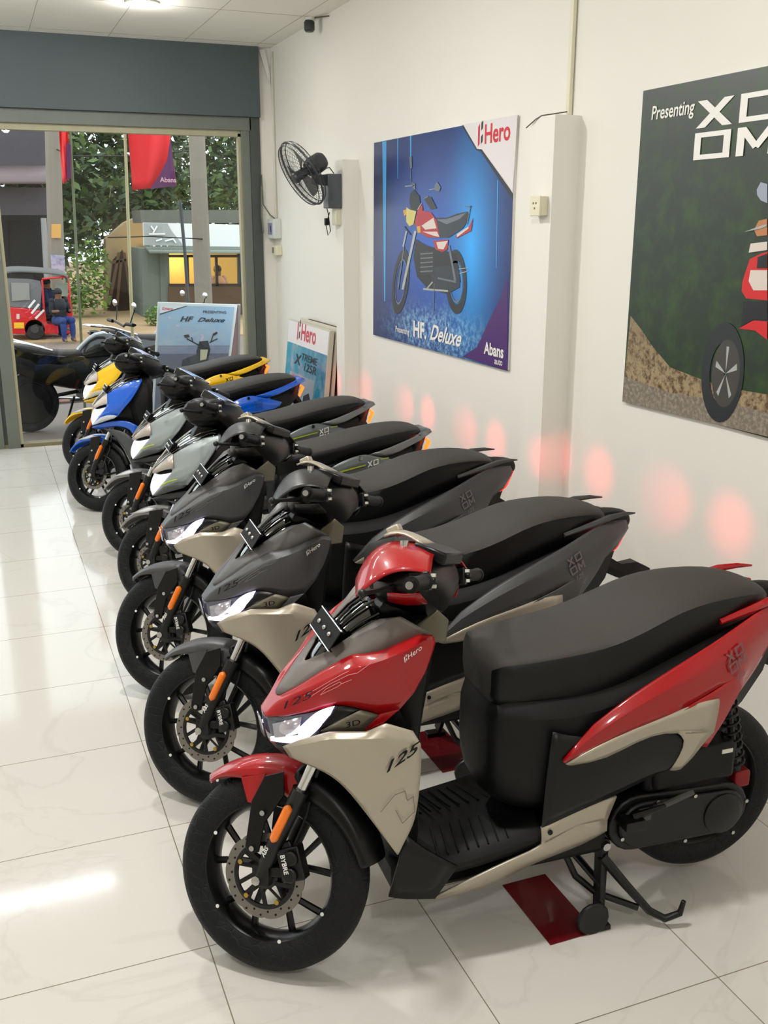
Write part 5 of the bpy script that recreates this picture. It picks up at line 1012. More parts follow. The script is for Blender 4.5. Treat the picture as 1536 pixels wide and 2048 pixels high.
bk = MB(); DK = C_('tyre', (.13, .14, .16)); GY = C_('metal', (.40, .43, .47)); LG = C_('chromeprint', (.66, .68, .66)); RD = C_('tank_red', (.68, .10, .14)); WH = C_('tank_white', (.85, .80, .76)); SB = C_('seat_dark', (.14, .17, .22)); YL = C_('cowl_yellow', (.80, .76, .42)); OR = C_('indicator', (.85, .62, .15)); BK = C_('blackish', (.06, .07, .09))
def ellring(cx, cy, rx, ry, k, rotd, m, d):
    n = 32; a_ = math.radians(rotd); vs = []
    for s_ in (1, k):
        for i in range(n):
            q = 2 * math.pi * i / n; x, y = rx * s_ * math.cos(q), ry * s_ * math.sin(q)
            vs.append(P1F(cx + x * math.cos(a_) - y * math.sin(a_), cy + x * math.sin(a_) + y * math.cos(a_), d))
    bk.add(vs, [(i, (i + 1) % n, n + (i + 1) % n, n + i) for i in range(n)], m)
def P1F(X, Y, d):
    # bilinear map of picture coordinates onto the board
    u = (X - 65) / 1060; a = (6.562 - 1.92 * (u * (1 + .30) / (1 + .30 * u)) if False else None)
    ytab = ((65, 6.575), (280, 6.00), (500, 5.49), (740, 5.05), (900, 4.86), (1000, 4.75), (1120, 4.655))
    ytab = ((65, 6.587), (170, 6.334), (280, 6.085), (390, 5.853), (500, 5.636), (620, 5.414), (740, 5.207), (860, 5.012), (1000, 4.8), (1120, 4.63))
    for i in range(len(ytab) - 1):
        if X <= ytab[i + 1][0] or i == len(ytab) - 2:
            q = (X - ytab[i][0]) / (ytab[i + 1][0] - ytab[i][0]); y = ytab[i][1] + q * (ytab[i + 1][1] - ytab[i][1]); break
    tp = 250 - (X - 65) * .1845; bt = 1705 + (X - 65) * .2675
    z = 2.392 - (Y - tp) / (bt - tp) * 1.252
    return (L1 - .002 - d, y, z)
def bp(pts, m, d=0): bk.poly([P1F(x, y, d) for x, y in pts], m)
def bl_(x0, y0, x1, y1, w, m, d=.0006):
    dx, dy = x1 - x0, y1 - y0; L_ = math.hypot(dx, dy); nx, ny = -dy / L_ * w / 2, dx / L_ * w / 2; bp([(x0 + nx, y0 + ny), (x1 + nx, y1 + ny), (x1 - nx, y1 - ny), (x0 - nx, y0 - ny)], m, d)
ellring(275, 1290, 62, 255, .72, 6, DK, 0); ellring(275, 1290, 40, 180, .9, 6, GY, .0002); ellring(700, 1290, 82, 250, .70, -3, DK, 0); ellring(700, 1290, 52, 165, .9, -3, GY, .0002)
bp([(385, 960), (470, 1010), (640, 1060), (700, 1080), (735, 1290), (640, 1385), (480, 1340), (400, 1250), (370, 1100)], BK, .0002)
bp([(500, 1180), (640, 1165), (720, 1200), (730, 1330), (640, 1380), (520, 1330)], SB, .0004); bp([(420, 1060), (520, 1050), (540, 1240), (430, 1230)], DK, .0005)
for q in range(5): bl_(425, 1075 + q * 34, 520, 1068 + q * 34, 9, GY, .0008)
bl_(318, 900, 292, 1020, 12, LG); bl_(385, 900, 290, 1350, 18, LG, .001); bl_(300, 1020, 255, 1350, 9, GY, .001); bl_(450, 1345, 640, 1360, 14, LG, .001); bl_(520, 1290, 480, 1340, 10, LG, .001); bl_(535, 1300, 530, 1540, 5, GY, .001); bl_(640, 1010, 695, 1280, 16, GY, .001); bl_(700, 1290, 560, 1260, 14, GY, .001); bl_(720, 1190, 790, 1180, 6, LG, .001); bl_(725, 1225, 790, 1205, 6, LG, .001)
bp([(430, 745), (500, 760), (545, 820), (570, 950), (480, 950), (400, 900), (385, 830)], RD, .0007); bp([(432, 860), (520, 800), (545, 880), (460, 890)], WH, .0009); bp([(440, 905), (550, 905), (568, 945), (520, 935)], WH, .0009)
bp([(520, 975), (635, 965), (630, 1040), (590, 1060), (540, 1040)], RD, .0007); bp([(545, 985), (632, 975), (600, 1040), (560, 1035)], WH, .0009)
bp([(540, 800), (620, 800), (700, 770), (775, 755), (790, 800), (745, 880), (640, 950), (570, 950)], SB, .0007); bp([(545, 815), (620, 810), (770, 762), (720, 810), (620, 850)], GY, .0009)
bp([(690, 940), (790, 870), (820, 800), (808, 900), (700, 955)], RD, .0008); bp([(700, 925), (785, 868), (790, 880), (702, 948)], WH, .0010); bl_(800, 710, 775, 850, 7, GY, .001); bl_(755, 716, 805, 720, 7, GY, .001)
bp([(315, 720), (345, 740), (390, 750), (370, 850), (340, 865), (315, 830)], YL, .0009); bp([(345, 620), (372, 590), (415, 640), (420, 720), (390, 752), (350, 740), (338, 680)], BK, .0009); bp([(400, 745), (435, 700), (440, 740), (390, 850), (375, 850)], RD, .0010)
bp([(292, 745), (312, 738), (318, 775), (300, 788)], OR, .0012); bp([(395, 865), (422, 862), (425, 912), (402, 915)], OR, .0012)
bl_(440, 660, 480, 640, 8, GY, .001); bp([(440, 650), (500, 645), (545, 730), (500, 740)], DK, .0008); bl_(430, 690, 400, 740, 6, LG, .001); bl_(485, 592, 530, 585, 5, LG, .001); bp([(525, 560), (545, 532), (572, 575), (562, 605), (530, 600)], GY, .001); bl_(345, 430, 352, 560, 4, GY, .001); bp([(335, 350), (352, 345), (356, 430), (342, 440)], GY, .001); bl_(305, 565, 375, 560, 5, LG, .001); bp([(355, 535), (380, 548), (382, 590), (365, 580)], GY, .001)
bl_(300, 865, 350, 930, 9, BK, .0011)
bk.build('motorcycle_print', None, t, T=TL_, smooth=0)
# green poster ------------------------------------------------------
t = thing('wall_poster', 'green hillside poster with white block letters, cut off by the right edge', 'poster', (2.55, 2.9, 1.15))
iv = Vector((2.55, 2.9, 1.15)); TL_ = Matrix.Translation(-iv)
MB().bb((2.537, 1.75, 1.15), (2.55, 3.60, 2.385)).build('board', mat('poster_back', (.85, .84, .82), .5), t, T=TL_, smooth=0)
q = MB(); q.poly([(2.5355, 3.60, 1.15), (2.5355, 1.75, 1.15), (2.5355, 1.75, 2.385), (2.5355, 3.60, 2.385)])
q.build('hillside_print', pmat('print_hill', (.10, .17, .10), (.25, .26, .25), 'z', .65, 1.2, .35, 11, (.20, .34, .10)), t, T=TL_, smooth=0)
q = MB(); q.poly([(2.535, 3.30, 2.385), (2.535, 2.6, 2.1), (2.535, 2.4, 1.6), (2.535, 2.75, 1.9), (2.535, 3.25, 2.15)]) if False else None
q = MB(); q.poly(lay([(2.5352, 3.583, 1.506), (2.5352, 3.507, 1.460), (2.5352, 3.425, 1.401), (2.5352, 3.295, 1.327), (2.5352, 3.091, 1.304), (2.5352, 2.965, 1.295), (2.5352, 2.741, 1.301), (2.5352, 2.720, 1.162), (2.5352, 3.601, 1.146)], .0))
q.build('cliff_edge_print', pmat('print_sand', (.66, .58, .44), (.50, .44, .34), 'z', 0, .5, .9, 40, (.36, .26, .16)), t, T=TL_, smooth=0)
q = MB(); q.poly(lay([(2.5352, 3.600, 1.249), (2.5352, 3.282, 1.226), (2.5352, 2.998, 1.241), (2.5352, 2.731, 1.238), (2.5352, 2.719, 1.155), (2.5352, 3.601, 1.140)], .0006)); q.build('road_print', pmat('print_road', (.48, .45, .40), (.40, .36, .32), 'z', 0, .3, .8, 60, (.62, .57, .5)), t, T=TL_, smooth=0)
PT = MB()
put_text(PT, 'Presenting', Vector((2.5352, 3.531, 2.271)) + Vector((-.002, 0, 0)), PR, PU, MW, width=.262, bold=.015, shear=.1, stretch=1.15)
bigw = .43
xoom_logo(PT, Vector((2.533, 3.252, 2.105)), PR, PU, bigw, MW, h=.205)
PT.build('lettering', None, t, T=TL_, smooth=0)
bk = MB(); R2 = C_('scooter_red', (.80, .09, .12)); 
def p2(pts, m, d=0): bk.poly([(p[0] - .001 - d, p[1], p[2]) for p in pts], m)
n = 30
def ringp(cy, cz, ry, rz, k, m, d):
    vs = [(2.534 - d, cy + ry * s_ * math.cos(2 * math.pi * i / n), cz + rz * s_ * math.sin(2 * math.pi * i / n)) for s_ in (1, k) for i in range(n)]; bk.add(vs, [(i, (i + 1) % n, n + (i + 1) % n, n + i) for i in range(n)], m)
wy, wz = 2.985, 1.345
ringp(wy, wz, .115, .185, .60, DK, .001); ringp(wy - .02, wz, .075, .125, .12, C_('rim_grey', (.25, .24, .22)), .0012)
for q_ in range(5):
    a = q_ * 1.257 + .3; bk.poly([(2.5325, wy - .02 + .06 * math.cos(a - .12), wz + .1 * math.sin(a - .12)), (2.5325, wy - .02 + .06 * math.cos(a + .12), wz + .1 * math.sin(a + .12)), (2.5325, wy - .02, wz)], LG)
p2([(2.5352, 2.917, 1.514), (2.5352, 2.847, 1.549), (2.5352, 2.778, 1.551), (2.5352, 2.769, 1.489), (2.5352, 2.833, 1.515)], R2, .003)
p2([(2.5352, 2.922, 1.681), (2.5352, 2.896, 1.757), (2.5352, 2.844, 1.777), (2.5352, 2.813, 1.784), (2.5352, 2.789, 1.622), (2.5352, 2.895, 1.622), (2.5352, 2.922, 1.646)], R2, .002)
p2([(2.5352, 2.886, 1.720), (2.5352, 2.804, 1.723), (2.5352, 2.794, 1.656), (2.5352, 2.862, 1.652), (2.5352, 2.890, 1.682)], WH, .003); p2([(2.5352, 2.856, 1.765), (2.5352, 2.812, 1.778), (2.5352, 2.805, 1.730), (2.5352, 2.855, 1.728)], BK, .0035)
p2([(2.5352, 2.908, 1.611), (2.5352, 2.789, 1.619), (2.5352, 2.779, 1.555), (2.5352, 2.847, 1.552), (2.5352, 2.909, 1.521)], BK, .0015)
p2([(2.5352, 2.904, 1.779), (2.5352, 2.899, 1.810), (2.5352, 2.818, 1.818), (2.5352, 2.814, 1.790)], WH, .003)
p2([(2.5352, 2.888, 1.857), (2.5352, 2.870, 1.887), (2.5352, 2.830, 1.893), (2.5352, 2.821, 1.839), (2.5352, 2.871, 1.835)], C_('skin', (.72, .48, .30)), .003); bk.poly([(2.529, p[1], p[2]) for p in ((2.5352, 2.936, 1.849), (2.5352, 2.858, 1.869), (2.5352, 2.827, 1.876), (2.5352, 2.826, 1.869), (2.5352, 2.857, 1.860))], LG)
p2([(2.5352, 2.896, 1.990), (2.5352, 2.880, 2.014), (2.5352, 2.847, 2.007), (2.5352, 2.837, 1.944), (2.5352, 2.871, 1.954), (2.5352, 2.891, 1.972)], C_('mirror_grey', (.60, .63, .70)), .002)
# the rest of the scooter and rider beyond the frame
for pts, m_ in (([(2.72, 1.44), (2.40, 1.44), (2.36, 1.75), (2.50, 1.86), (2.72, 1.80)], R2), ([(2.72, 1.75), (2.45, 1.80), (2.40, 2.02), (2.60, 2.10), (2.74, 1.98)], C_('jacket', (.22, .24, .30))), ([(2.64, 2.08), (2.50, 2.08), (2.48, 2.23), (2.57, 2.28), (2.66, 2.22)], C_('helmet', (.7, .7, .72))), ([(2.50, 1.28), (2.30, 1.28), (2.26, 1.50), (2.50, 1.52)], BK)):
    bk.poly([(2.5322, y, z) for y, z in pts], m_)
bk.build('rider_print', None, t, T=TL_, smooth=0)
# leaning boards ----------------------------------------------------
def lean_board(name, label, y0, y1, xt, xb, h, th, back, group=None):
    t = thing(name, label, 'board', (xb, (y0 + y1) / 2, 0), 0, group); L_ = math.hypot(xt - xb, h); ang = math.atan2(xt - xb, h)
    e = bpy.data.objects; Rm = Matrix.Rotation(ang, 4, 'Y')
    MB().bb((-th / 2, -(y1 - y0) / 2, 0), (th / 2, (y1 - y0) / 2, L_)).build('board', back, t, T=Rm, smooth=0)
    return t, Rm, L_
MF = mat('board_frame_cream', (.80, .77, .70), .5)
t, Rm, L_ = lean_board('display_board', 'teal and white printed board, front one of the stack leaning on the wall', 7.235, 8.33, 2.45, 2.335, 1.105, .035, MF)
def on(y, h, d=0): return Rm @ Vector((-.0185 - d, y, h))
hw_ = .535
MB().poly([on(-hw_, .0), on(hw_, .0), on(hw_, L_ * .83), on(-hw_, L_ * .83)]).build('teal_print', pmat('print_teal', (.05, .45, .58), (.15, .60, .70), 'y', -.5, .5, .5, 5, (.62, .68, .72)), t, smooth=0)
MB().poly([on(-hw_, L_ * .83, .0005), on(hw_, L_ * .83, .0005), on(hw_, L_ - .01, .0005), on(-hw_, L_ - .01, .0005)]).build('white_print', C_('board_white', (.90, .88, .88)), t, smooth=0)
q = MB(); hero_logo(q, on(.27, L_ * .875, .002), PR, Rm @ Vector((0, 0, 1)), .50, MAT['print_logo_red'], MAT['print_logo_black']); up_ = Rm @ Vector((0, 0, 1)); BKT = C_('ink', (.10, .12, .15))
put_text(q, 'X', on(.30, L_ * .69, .002), PR, up_, BKT, width=.20, bold=.03, shear=.2, stretch=.55); put_text(q, 'TREME', on(.10, L_ * .735, .002), PR, up_, BKT, width=.42, bold=.02, shear=.2, stretch=.55); put_text(q, '125R', on(.02, L_ * .665, .002), PR, up_, BKT, width=.32, bold=.02, shear=.2, stretch=.55)
q.build('lettering', None, t, smooth=0)
q = MB(); q.poly([on(.05, .0, .001), on(-.30, .0, .001), on(-.34, L_ * .35, .001), on(-.16, L_ * .52, .001), on(-.02, L_ * .48, .001)], C_('print_dark', (.12, .13, .17))); q.poly([on(.45, .0, .0008), on(-.2, .0, .0008), on(-.28, L_ * .62, .0008), on(.40, L_ * .62, .0008)], C_('print_mist', (.58, .62, .66))); q.poly([on(.32, L_ * .5, .0012), on(.12, L_ * .5, .0012), on(.16, L_ * .6, .0012), on(.32, L_ * .6, .0012)], C_('print_rose', (.85, .25, .32)))
q.build('picture_print', None, t, smooth=0)
t2, _, _ = lean_board('display_board', 'plain cream board, middle one of the leaning stack behind the blue scooter', 7.225, 8.15, 2.492, 2.390, 1.125, .02, MF)
t2, _, _ = lean_board('display_board', 'brown backed board nearest the wall in the stack behind the blue scooter', 7.215, 8.05, 2.522, 2.43, 1.125, .014, mat('brown_board', (.36, .22, .20), .6))
# red vinyl marks on the floor
for (x0, x1, y0, y1, lb) in ((1.258, 1.402, 1.948, 2.222, 'dark red vinyl square on the floor under the red scooter'), (1.36, 1.50, 2.86, 3.16, 'dark red vinyl square on the floor under the matte scooter behind the red one')):
    tag(MB().bb((x0, y0, 0), (x1, y1, .0025)).build('floor_mark', mat('red_vinyl', (.40, .05, .08), .25, coat=.4), smooth=0), lb, 'floor mark')

t = thing('pavement_sign', 'free-standing folding sign with a blue sky picture, just outside the window', 'sign', (1.95, 9.85, -.10)); iv = Matrix.Translation((-1.95, -9.85, .10))
A_, B2_, Cc, Dd = [Vector(p) for p in ((1.599, 9.950, 1.152), (2.379, 9.950, 1.108), (2.241, 9.700, 0.6723), (1.508, 9.700, 0.7281))]
dl, dr = (Dd - A_), (Cc - B2_); kz = (A_.z + .10) / (A_.z - Dd.z); Dd = A_ + dl * kz; kz = (B2_.z + .10) / (B2_.z - Cc.z); Cc = B2_ + dr * kz
m = MB(); m.prism([A_, B2_, Cc, Dd], (0, .02, .005)); m.build('front_board', mat('sign_white_edge', (.80, .82, .82), .5), t, T=iv, smooth=0)
def onb(u, v, d=.004): d += .022; return A_.lerp(B2_, u).lerp(Dd.lerp(Cc, u), v) + Vector((0, -d, -d * .2))
m = MB(); m.poly([onb(.02, .012), onb(.955, .012), onb(.955, .99), onb(.02, .99)]); m.build('sky_print', pmat('print_sky', (.48, .50, .56), (.55, .68, .78), 'z', .45, 1.1, .5, 6, (.62, .66, .70)), t, T=iv, smooth=0)
m = MB(); m.poly([onb(.02, .012, .005), onb(.34, .012, .005), onb(.02, .075, .005)], mat('print_paper', (.80, .82, .84), .5)); m.poly([onb(.34, .012, .006), onb(.365, .012, .006), onb(.02, .082, .006), onb(.02, .075, .006)], BK); m.poly([onb(.02, .36, .005), onb(.955, .36, .005), onb(.955, .99, .005), onb(.02, .99, .005)], mat('print_dusk_sea', (.36, .37, .42), .5)); m.poly([onb(.02, .30, .0045), onb(.955, .30, .0045), onb(.955, .37, .0045), onb(.02, .37, .0045)], mat('print_haze', (.46, .49, .57), .5)); m.build('picture_print', None, t, T=iv, smooth=0)
m = MB(); rr = (onb(1, 0) - onb(0, 0)); uu = (onb(0, 0) - onb(0, 1)); put_text(m, 'HF', onb(.28, .125, .008), rr, uu, BK, width=.13, bold=.03, shear=.3, stretch=.8); put_text(m, 'Deluxe', onb(.50, .125, .008), rr, uu, BK, width=.27, bold=.02, shear=.5, stretch=.7); put_text(m, 'PRESENTING', onb(.56, .062, .008), rr, uu, BK, width=.23, bold=.01); hero_logo(m, onb(.05, .045, .008), rr, uu, .10, MAT['print_logo_red']); m.build('lettering', None, t, T=iv, smooth=0)
m = MB()
def ob(pts, mm, d=.009): m.poly([onb(u, v, d) for u, v in pts], mm)
ob([(.55, .27), (.66, .265), (.70, .33), (.68, .45), (.55, .46), (.52, .34)], BK); ob([(.57, .33), (.67, .33), (.66, .40), (.58, .41)], mat('print_lamp', (.68, .66, .55), .4), .0095)
for u0, v0, u1, v1 in ((.38, .25, .55, .30), (.68, .28, .78, .25), (.70, .27, .72, .22), (.44, .24, .46, .27)): a, b = onb(u0, v0, .009), onb(u1, v1, .009); m.bar(a, b, .010, .001, BK, up=(0, 1, 0))
ob([(.34, .225), (.40, .220), (.42, .238), (.36, .245)], BK); ob([(.71, .215), (.76, .198), (.775, .210), (.73, .230)], BK)
ob([(.35, .40), (.55, .36), (.58, .46), (.45, .55), (.33, .50)], DK); ob([(.50, .46), (.68, .45), (.66, .70), (.54, .72)], BK)
m.build('motorcycle_print', None, t, T=iv, smooth=0)
b0, b1 = B2_ + Vector((.012, .03, 0)), Vector((B2_.x + .06, B2_.y + .50, -.10)); a0 = A_ + Vector((0, .03, 0)); a1 = Vector((A_.x + .06, A_.y + .50, -.10))
m = MB(); m.prism([a0, b0, b1, a1], (0, .02, 0)); m.build('back_board', MAT['brown_board'], t, T=iv, smooth=0)
m = MB(); m.bar(b0 + Vector((.012, .01, 0)), b1 + Vector((.012, .01, 0)), .03, .03); m.build('back_leg', mat('sign_leg', (.62, .60, .58), .5), t, T=iv)
m = MB(); q = B2_.lerp(Cc, .5); m.prism([B2_ + Vector((.005, .02, 0)), Cc + Vector((.0, .02, 0)), b1], (.006, 0, 0)) ; m.build('side_gusset', MAT['brown_board'], t, T=iv, smooth=0)
# ------------------------------------------------------------------ outside the window
Z0 = -.10
def O_(name, m, mt, **k): return m.build(name, mt, kind='structure', **k)
M_PAVE = mat('forecourt_concrete', (.46, .41, .37), .7, var=.15, vscale=2)
M_ROAD = mat('road_asphalt', (.48, .42, .37), .85, var=.12, vscale=1.2)
M_DIRT = mat('roadside_dirt', (.66, .55, .40), .95, var=.22, vscale=1.0)
O_('ground_forecourt', MB().bb((-14, 9.26, -.3), (18, 13.6, Z0)), M_PAVE, smooth=0)
O_('ground_road', MB().bb((-30, 13.6, -.3), (40, 18.6, Z0 - .02)), M_ROAD, smooth=0)
O_('ground_verge', MB().bb((-30, 18.6, -.3), (40, 60, Z0)), M_DIRT, smooth=0)
tag(MB().bb((-30, 15.6, Z0 - .02), (40, 15.72, Z0 - .014)).build('road_line', mat('road_paint', (.75, .70, .62), .8), smooth=0), 'pale painted line along the asphalt road outside', 'road line')
M_L1 = mat('leaf_dark', (.21, .28, .16), .7, var=.35, vscale=.8); M_L2 = mat('leaf_mid', (.34, .43, .22), .65, var=.3, vscale=1); M_L3 = mat('leaf_bright', (.42, .56, .16), .6, var=.3, vscale=2)
M_BARK = mat('bark', (.32, .27, .22), .9, var=.3, vscale=6)
def leaves(mb, blobs, n, s, ms, rnd):
    for (c, r) in blobs:
        k = int(n * (r[0] * r[2]) )
        for i in range(k):
            u = Vector((rnd.gauss(0, 1), rnd.gauss(0, 1), rnd.gauss(0, 1))).normalized(); q = rnd.random() ** .45
            p = Vector((c[0] + u.x * r[0] * q, c[1] + u.y * r[1] * q, c[2] + u.z * r[2] * q))
            a = Vector((rnd.gauss(0, 1), rnd.gauss(0, 1), rnd.gauss(0, .6))).normalized(); b = a.cross(Vector((rnd.gauss(0, 1), rnd.gauss(0, 1), 1))).normalized(); z = s * rnd.uniform(.6, 1.5)
            mb.add([p - a * z, p - b * z * .45, p + a * z, p + b * z * .45], [(0, 1, 2, 3)], ms[rnd.randrange(len(ms))])
def sc_(bl, k): return [((c[0] * k, c[1] * k, c[2] * k), (r[0] * k, r[1] * k, r[2] * k)) for c, r in bl]
def tree(loc, blobs, n, s, ms, label, trunk=True, seed=1, name='tree', cat='tree', tr=.18, group='trees across the road'):
    rnd = random.Random(seed); t = thing(name, label, cat, loc, 0, group)
    mb = MB(); leaves(mb, blobs, n, s, ms, rnd); mb.build('foliage', None, t, smooth=0, weld=0)
    if trunk:
        zc = min(b[0][2] for b in blobs); m = MB(); top = max(b[0][2] for b in blobs)
        m.tube([(0, 0, 0), (.1, 0, top * .3), (-.1, .1, top * .6), (.05, 0, top * .9)], [tr, tr * .8, tr * .6, tr * .3], n=8)
        for b in blobs[:4]: m.tube([(0, .05, top * .45), ((b[0][0]) * .6, b[0][1] * .6, (top * .45 + b[0][2]) / 2), tuple(b[0])], [tr * .5, tr * .3, tr * .12], n=6)
        m.build('trunk', M_BARK, t)
    return t
rn = random.Random(3)
def B_(*l): return [((a, b, c), (r, r * .9, h)) for a, b, c, r, h in l]
tree((1.2, 30, Z0), B_((0, 0, 4.2, 2.0, 1.6), (-1.2, .5, 2.8, 1.5, 1.3), (1.4, 0, 3.0, 1.6, 1.4), (.2, -.5, 1.9, 1.8, 1.0)), 420, .16, [M_L1, M_L1, M_L2], 'dark tree between the left building and the red flag', seed=2)
tree((4.3, 34.5, Z0), sc_(B_((0, 0, 4.4, 1.9, 1.5), (-1.2, .5, 3.2, 1.5, 1.2), (1.2, 0, 3.4, 1.5, 1.3), (.6, .5, 2.4, 1.6, 1.0)), 1.1), 360, .16, [M_L1, M_L1, M_L2], 'dark tree behind the gable wall in the middle of the window', seed=3)
tree((8.3, 40, Z0), sc_(B_((0, 0, 4.3, 1.6, 1.3), (-1.4, .5, 3.4, 1.3, 1.0), (1.5, 0, 3.9, 1.6, 1.3), (.2, -.5, 2.7, 2.0, .8)), 1.2), 230, .17, [M_L1, M_L2], 'tree with thin crown above the white shop sign', seed=5)
tree((12.8, 45, Z0), sc_(B_((0, 0, 4.2, 2.0, 1.5), (-1.2, 0, 3.0, 1.6, 1.1)), 1.3), 200, .18, [M_L1, M_L2], 'tree rising at the right end behind the shop', seed=6)
tree((-2.4, 36, Z0), B_((0, 0, 5, 2.6, 2.2), (2, 0, 4, 2, 1.8)), 260, .2, [M_L1, M_L2], 'tall tree behind the dark left building', seed=8)
tree((2.210, 23.500, -0.1), B_((0, 0, .6, .6, .65), (.2, .2, 1.2, .45, .5), (-.3, 0, .45, .4, .45)), 900, .07, [M_L2, M_L3], 'bright green bushy shrub behind the three-wheeler', trunk=False, seed=11, name='shrub', cat='shrub')
tree((3.378, 21.000, -0.1), B_((0, 0, .18, .30, .22), (.18, 0, .12, .2, .15)), 9000, .035, [M_L3, M_L2], 'small bright green bush left of the free-standing sign', trunk=False, seed=12, name='shrub', cat='shrub')
# far hedge closes the gaps low down
rnd = random.Random(21); mb = MB(); leaves(mb, [((x, 52 + rnd.uniform(-1, 1), 2.4 + rnd.uniform(-.3, .9)), (2.0, 1, 2.6)) for x in [k * 1.8 - 4 for k in range(15)]], 170, .2, [M_L1, M_L2], rnd); h = mb.build('background_thicket', None, smooth=0, weld=0, kind='stuff'); tag(h, 'dark green thicket closing off the view behind the trees', 'thicket')
# left building
t = thing('roadside_building', 'dark corrugated building at the left edge of the window', 'building', (-1.2, 24, Z0))
iv = Matrix.Translation((1.2, -24, -Z0))
MG = mat('corrugated_dark', (.27, .25, .27), .7, var=.15, vscale=3); MD = mat('dark_wood', (.13, .12, .13), .8)  # the wood is one even near-black tone
def q4(a, b, c, d, m, off, mb): mb.prism([a, b, c, d], (0, off, 0), m)
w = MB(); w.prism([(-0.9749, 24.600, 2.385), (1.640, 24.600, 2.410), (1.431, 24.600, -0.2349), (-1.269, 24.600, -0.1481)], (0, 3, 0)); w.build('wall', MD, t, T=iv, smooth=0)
w = MB(); w.prism([(-0.7918, 24.200, 3.819), (1.707, 24.200, 3.831), (1.664, 24.200, 2.977), (-0.8949, 24.200, 2.930)], (0, 3, 0)); w.build('upper_cladding', MG, t, T=iv, smooth=0)
w = MB(); w.add([(-0.8834, 24.200, 3.029), (1.673, 24.200, 3.081), (1.577, 22.800, 2.688), (-0.8683, 22.800, 2.651)], [(0, 1, 2, 3)]); w.build('canopy_roof', mat('rust_pink_roof', (.42, .36, .36), .7), t, T=iv, solid=.05)
w = MB(); w.prism([(-0.8991, 23.400, 2.604), (1.562, 23.400, 2.638), (1.523, 23.400, 2.077), (-0.9614, 23.400, 2.066)], (0, .05, 0)); w.build('shutter', MG, t, T=iv, smooth=0)
w = MB(); 
w.cyl((1.440, 23.300, 2.015), (1.382, 23.300, 0.3041), .06, n=8); w.build('post', mat('steel_post', (.55, .55, .55), .5), t, T=iv)
w = MB(); w.prism([(0.8038, 24.500, 1.977), (1.478, 24.500, 1.979), (1.420, 24.500, 0.836), (0.6952, 24.500, 0.8471)], (0, .04, 0)); w.build('doorway', mat('opening_shade', (.06, .06, .07), .8), t, T=iv, smooth=0)  # flat near-black panel; the doorway's inner shade is put into its colour
# poles
def pole(name, a, b, r0, r1, m, label, cat='pole', sq=False):
    a, b = Vector(a), Vector(b); t = thing(name, label, cat, (a.x, a.y, Z0)); o = Vector((a.x, a.y, Z0)); m_ = MB()
    if sq: m_.tube([a - o - Vector((0, 0, 0)), b - o], [r0, r1], n=4)
    else: m_.tube([a - o, b - o], [r0, r1], n=10)
    m_.build('pole_shaft', m, t); return t, o
MC = mat('concrete_pole', (.50, .47, .42), .85, var=.12, vscale=4)
a = (1.385, 20.900, -0.1); b = (1.627, 20.900, 3.569)
t, o = pole('utility_pole', a, (b[0], b[1], 4.2), .165, .14, MC, 'concrete utility pole behind the three-wheeler, with a small yellow plate')
m = MB(); m.prism([(1.414, 20.700, 1.890), (1.587, 20.700, 1.890), (1.565, 20.700, 1.633), (1.392, 20.700, 1.633)], (0, .02, 0)); m.build('yellow_plate', mat('yellow_plate', (.80, .60, .30), .6), t, T=Matrix.Translation(-o), smooth=0)
m = MB(); m.prism([(1.348, 20.700, 1.329), (1.602, 20.700, 1.308), (1.592, 20.700, 0.9621), (1.345, 20.700, 0.9848)], (0, .02, 0)); m.build('pasted_notice', pmat('print_notice', (.75, .65, .70), (.55, .60, .72), 'z', 1, 1.6, .6, 9, (.3, .3, .4)), t, T=Matrix.Translation(-o), smooth=0)
a = (3.587, 17.500, -0.1); b = (3.633, 17.500, 3.366)
pole('utility_pole', a, (b[0] - .02, b[1], 4.0), .155, .13, MC, 'concrete utility pole in front of the shop with the white sign')
MBB = mat('bamboo', (.70, .66, .50), .6); 
pole('flag_pole', (1.452, 11.000, -0.1), (1.542, 11.000, 2.890), .020, .015, MBB, 'pale bamboo flag pole carrying the larger red flag')
pole('flag_pole', (0.9433, 11.200, -0.1), (1.026, 11.200, 2.889), .016, .012, mat('bamboo_green', (.42, .44, .32), .6), 'thin greenish flag pole beside the narrow red flag')
# flags
def flag(name, pts, label, col):
    rows = []; a, b, c, d = [Vector(p) for p in pts]
    for i in range(9):
        u = i / 8; rows.append([(a.lerp(b, j / 8)).lerp(d.lerp(c, j / 8), u) + Vector((0, .03 * math.sin(j * 1.1 + u * 2), 0)) for j in range(9)])
    t = thing(name, label, 'flag', tuple(a)); T_ = Matrix.Translation(-a)
    MB().grid(rows).build('cloth', col, t, T=T_, solid=.002); return t, T_
RF_ = mat('flag_red', (.90, .08, .12), .6); PF_ = mat('flag_purple', (.36, .13, .34), .6)
t, T_ = flag('hanging_flag', [(1.562, 10.950, 2.840), (1.978, 10.950, 2.854), (2.016, 10.950, 2.262), (1.574, 10.950, 2.216)], 'large red flag with a purple corner hanging outside the window', RF_)
m = MB(); m.poly([(1.974, 10.880, 2.729), (2.008, 10.880, 2.259), (1.736, 10.880, 2.226), (1.835, 10.880, 2.354), (1.926, 10.880, 2.511)]); m.build('purple_corner', PF_, t, T=T_, smooth=0)
MB().cyl((1.523, 10.990, 2.842), (2.016, 10.960, 2.856), .012, n=8).build('top_rod', MBB, t, T=T_)
m = MB(); put_text(m, 'Abans', (1.837, 10.850, 2.295), (1, 0, 0), (0, 0, 1), None, width=.165, bold=.02); m.build('lettering', mat('flag_print', (.85, .65, .70), .6), t, T=T_, smooth=0)
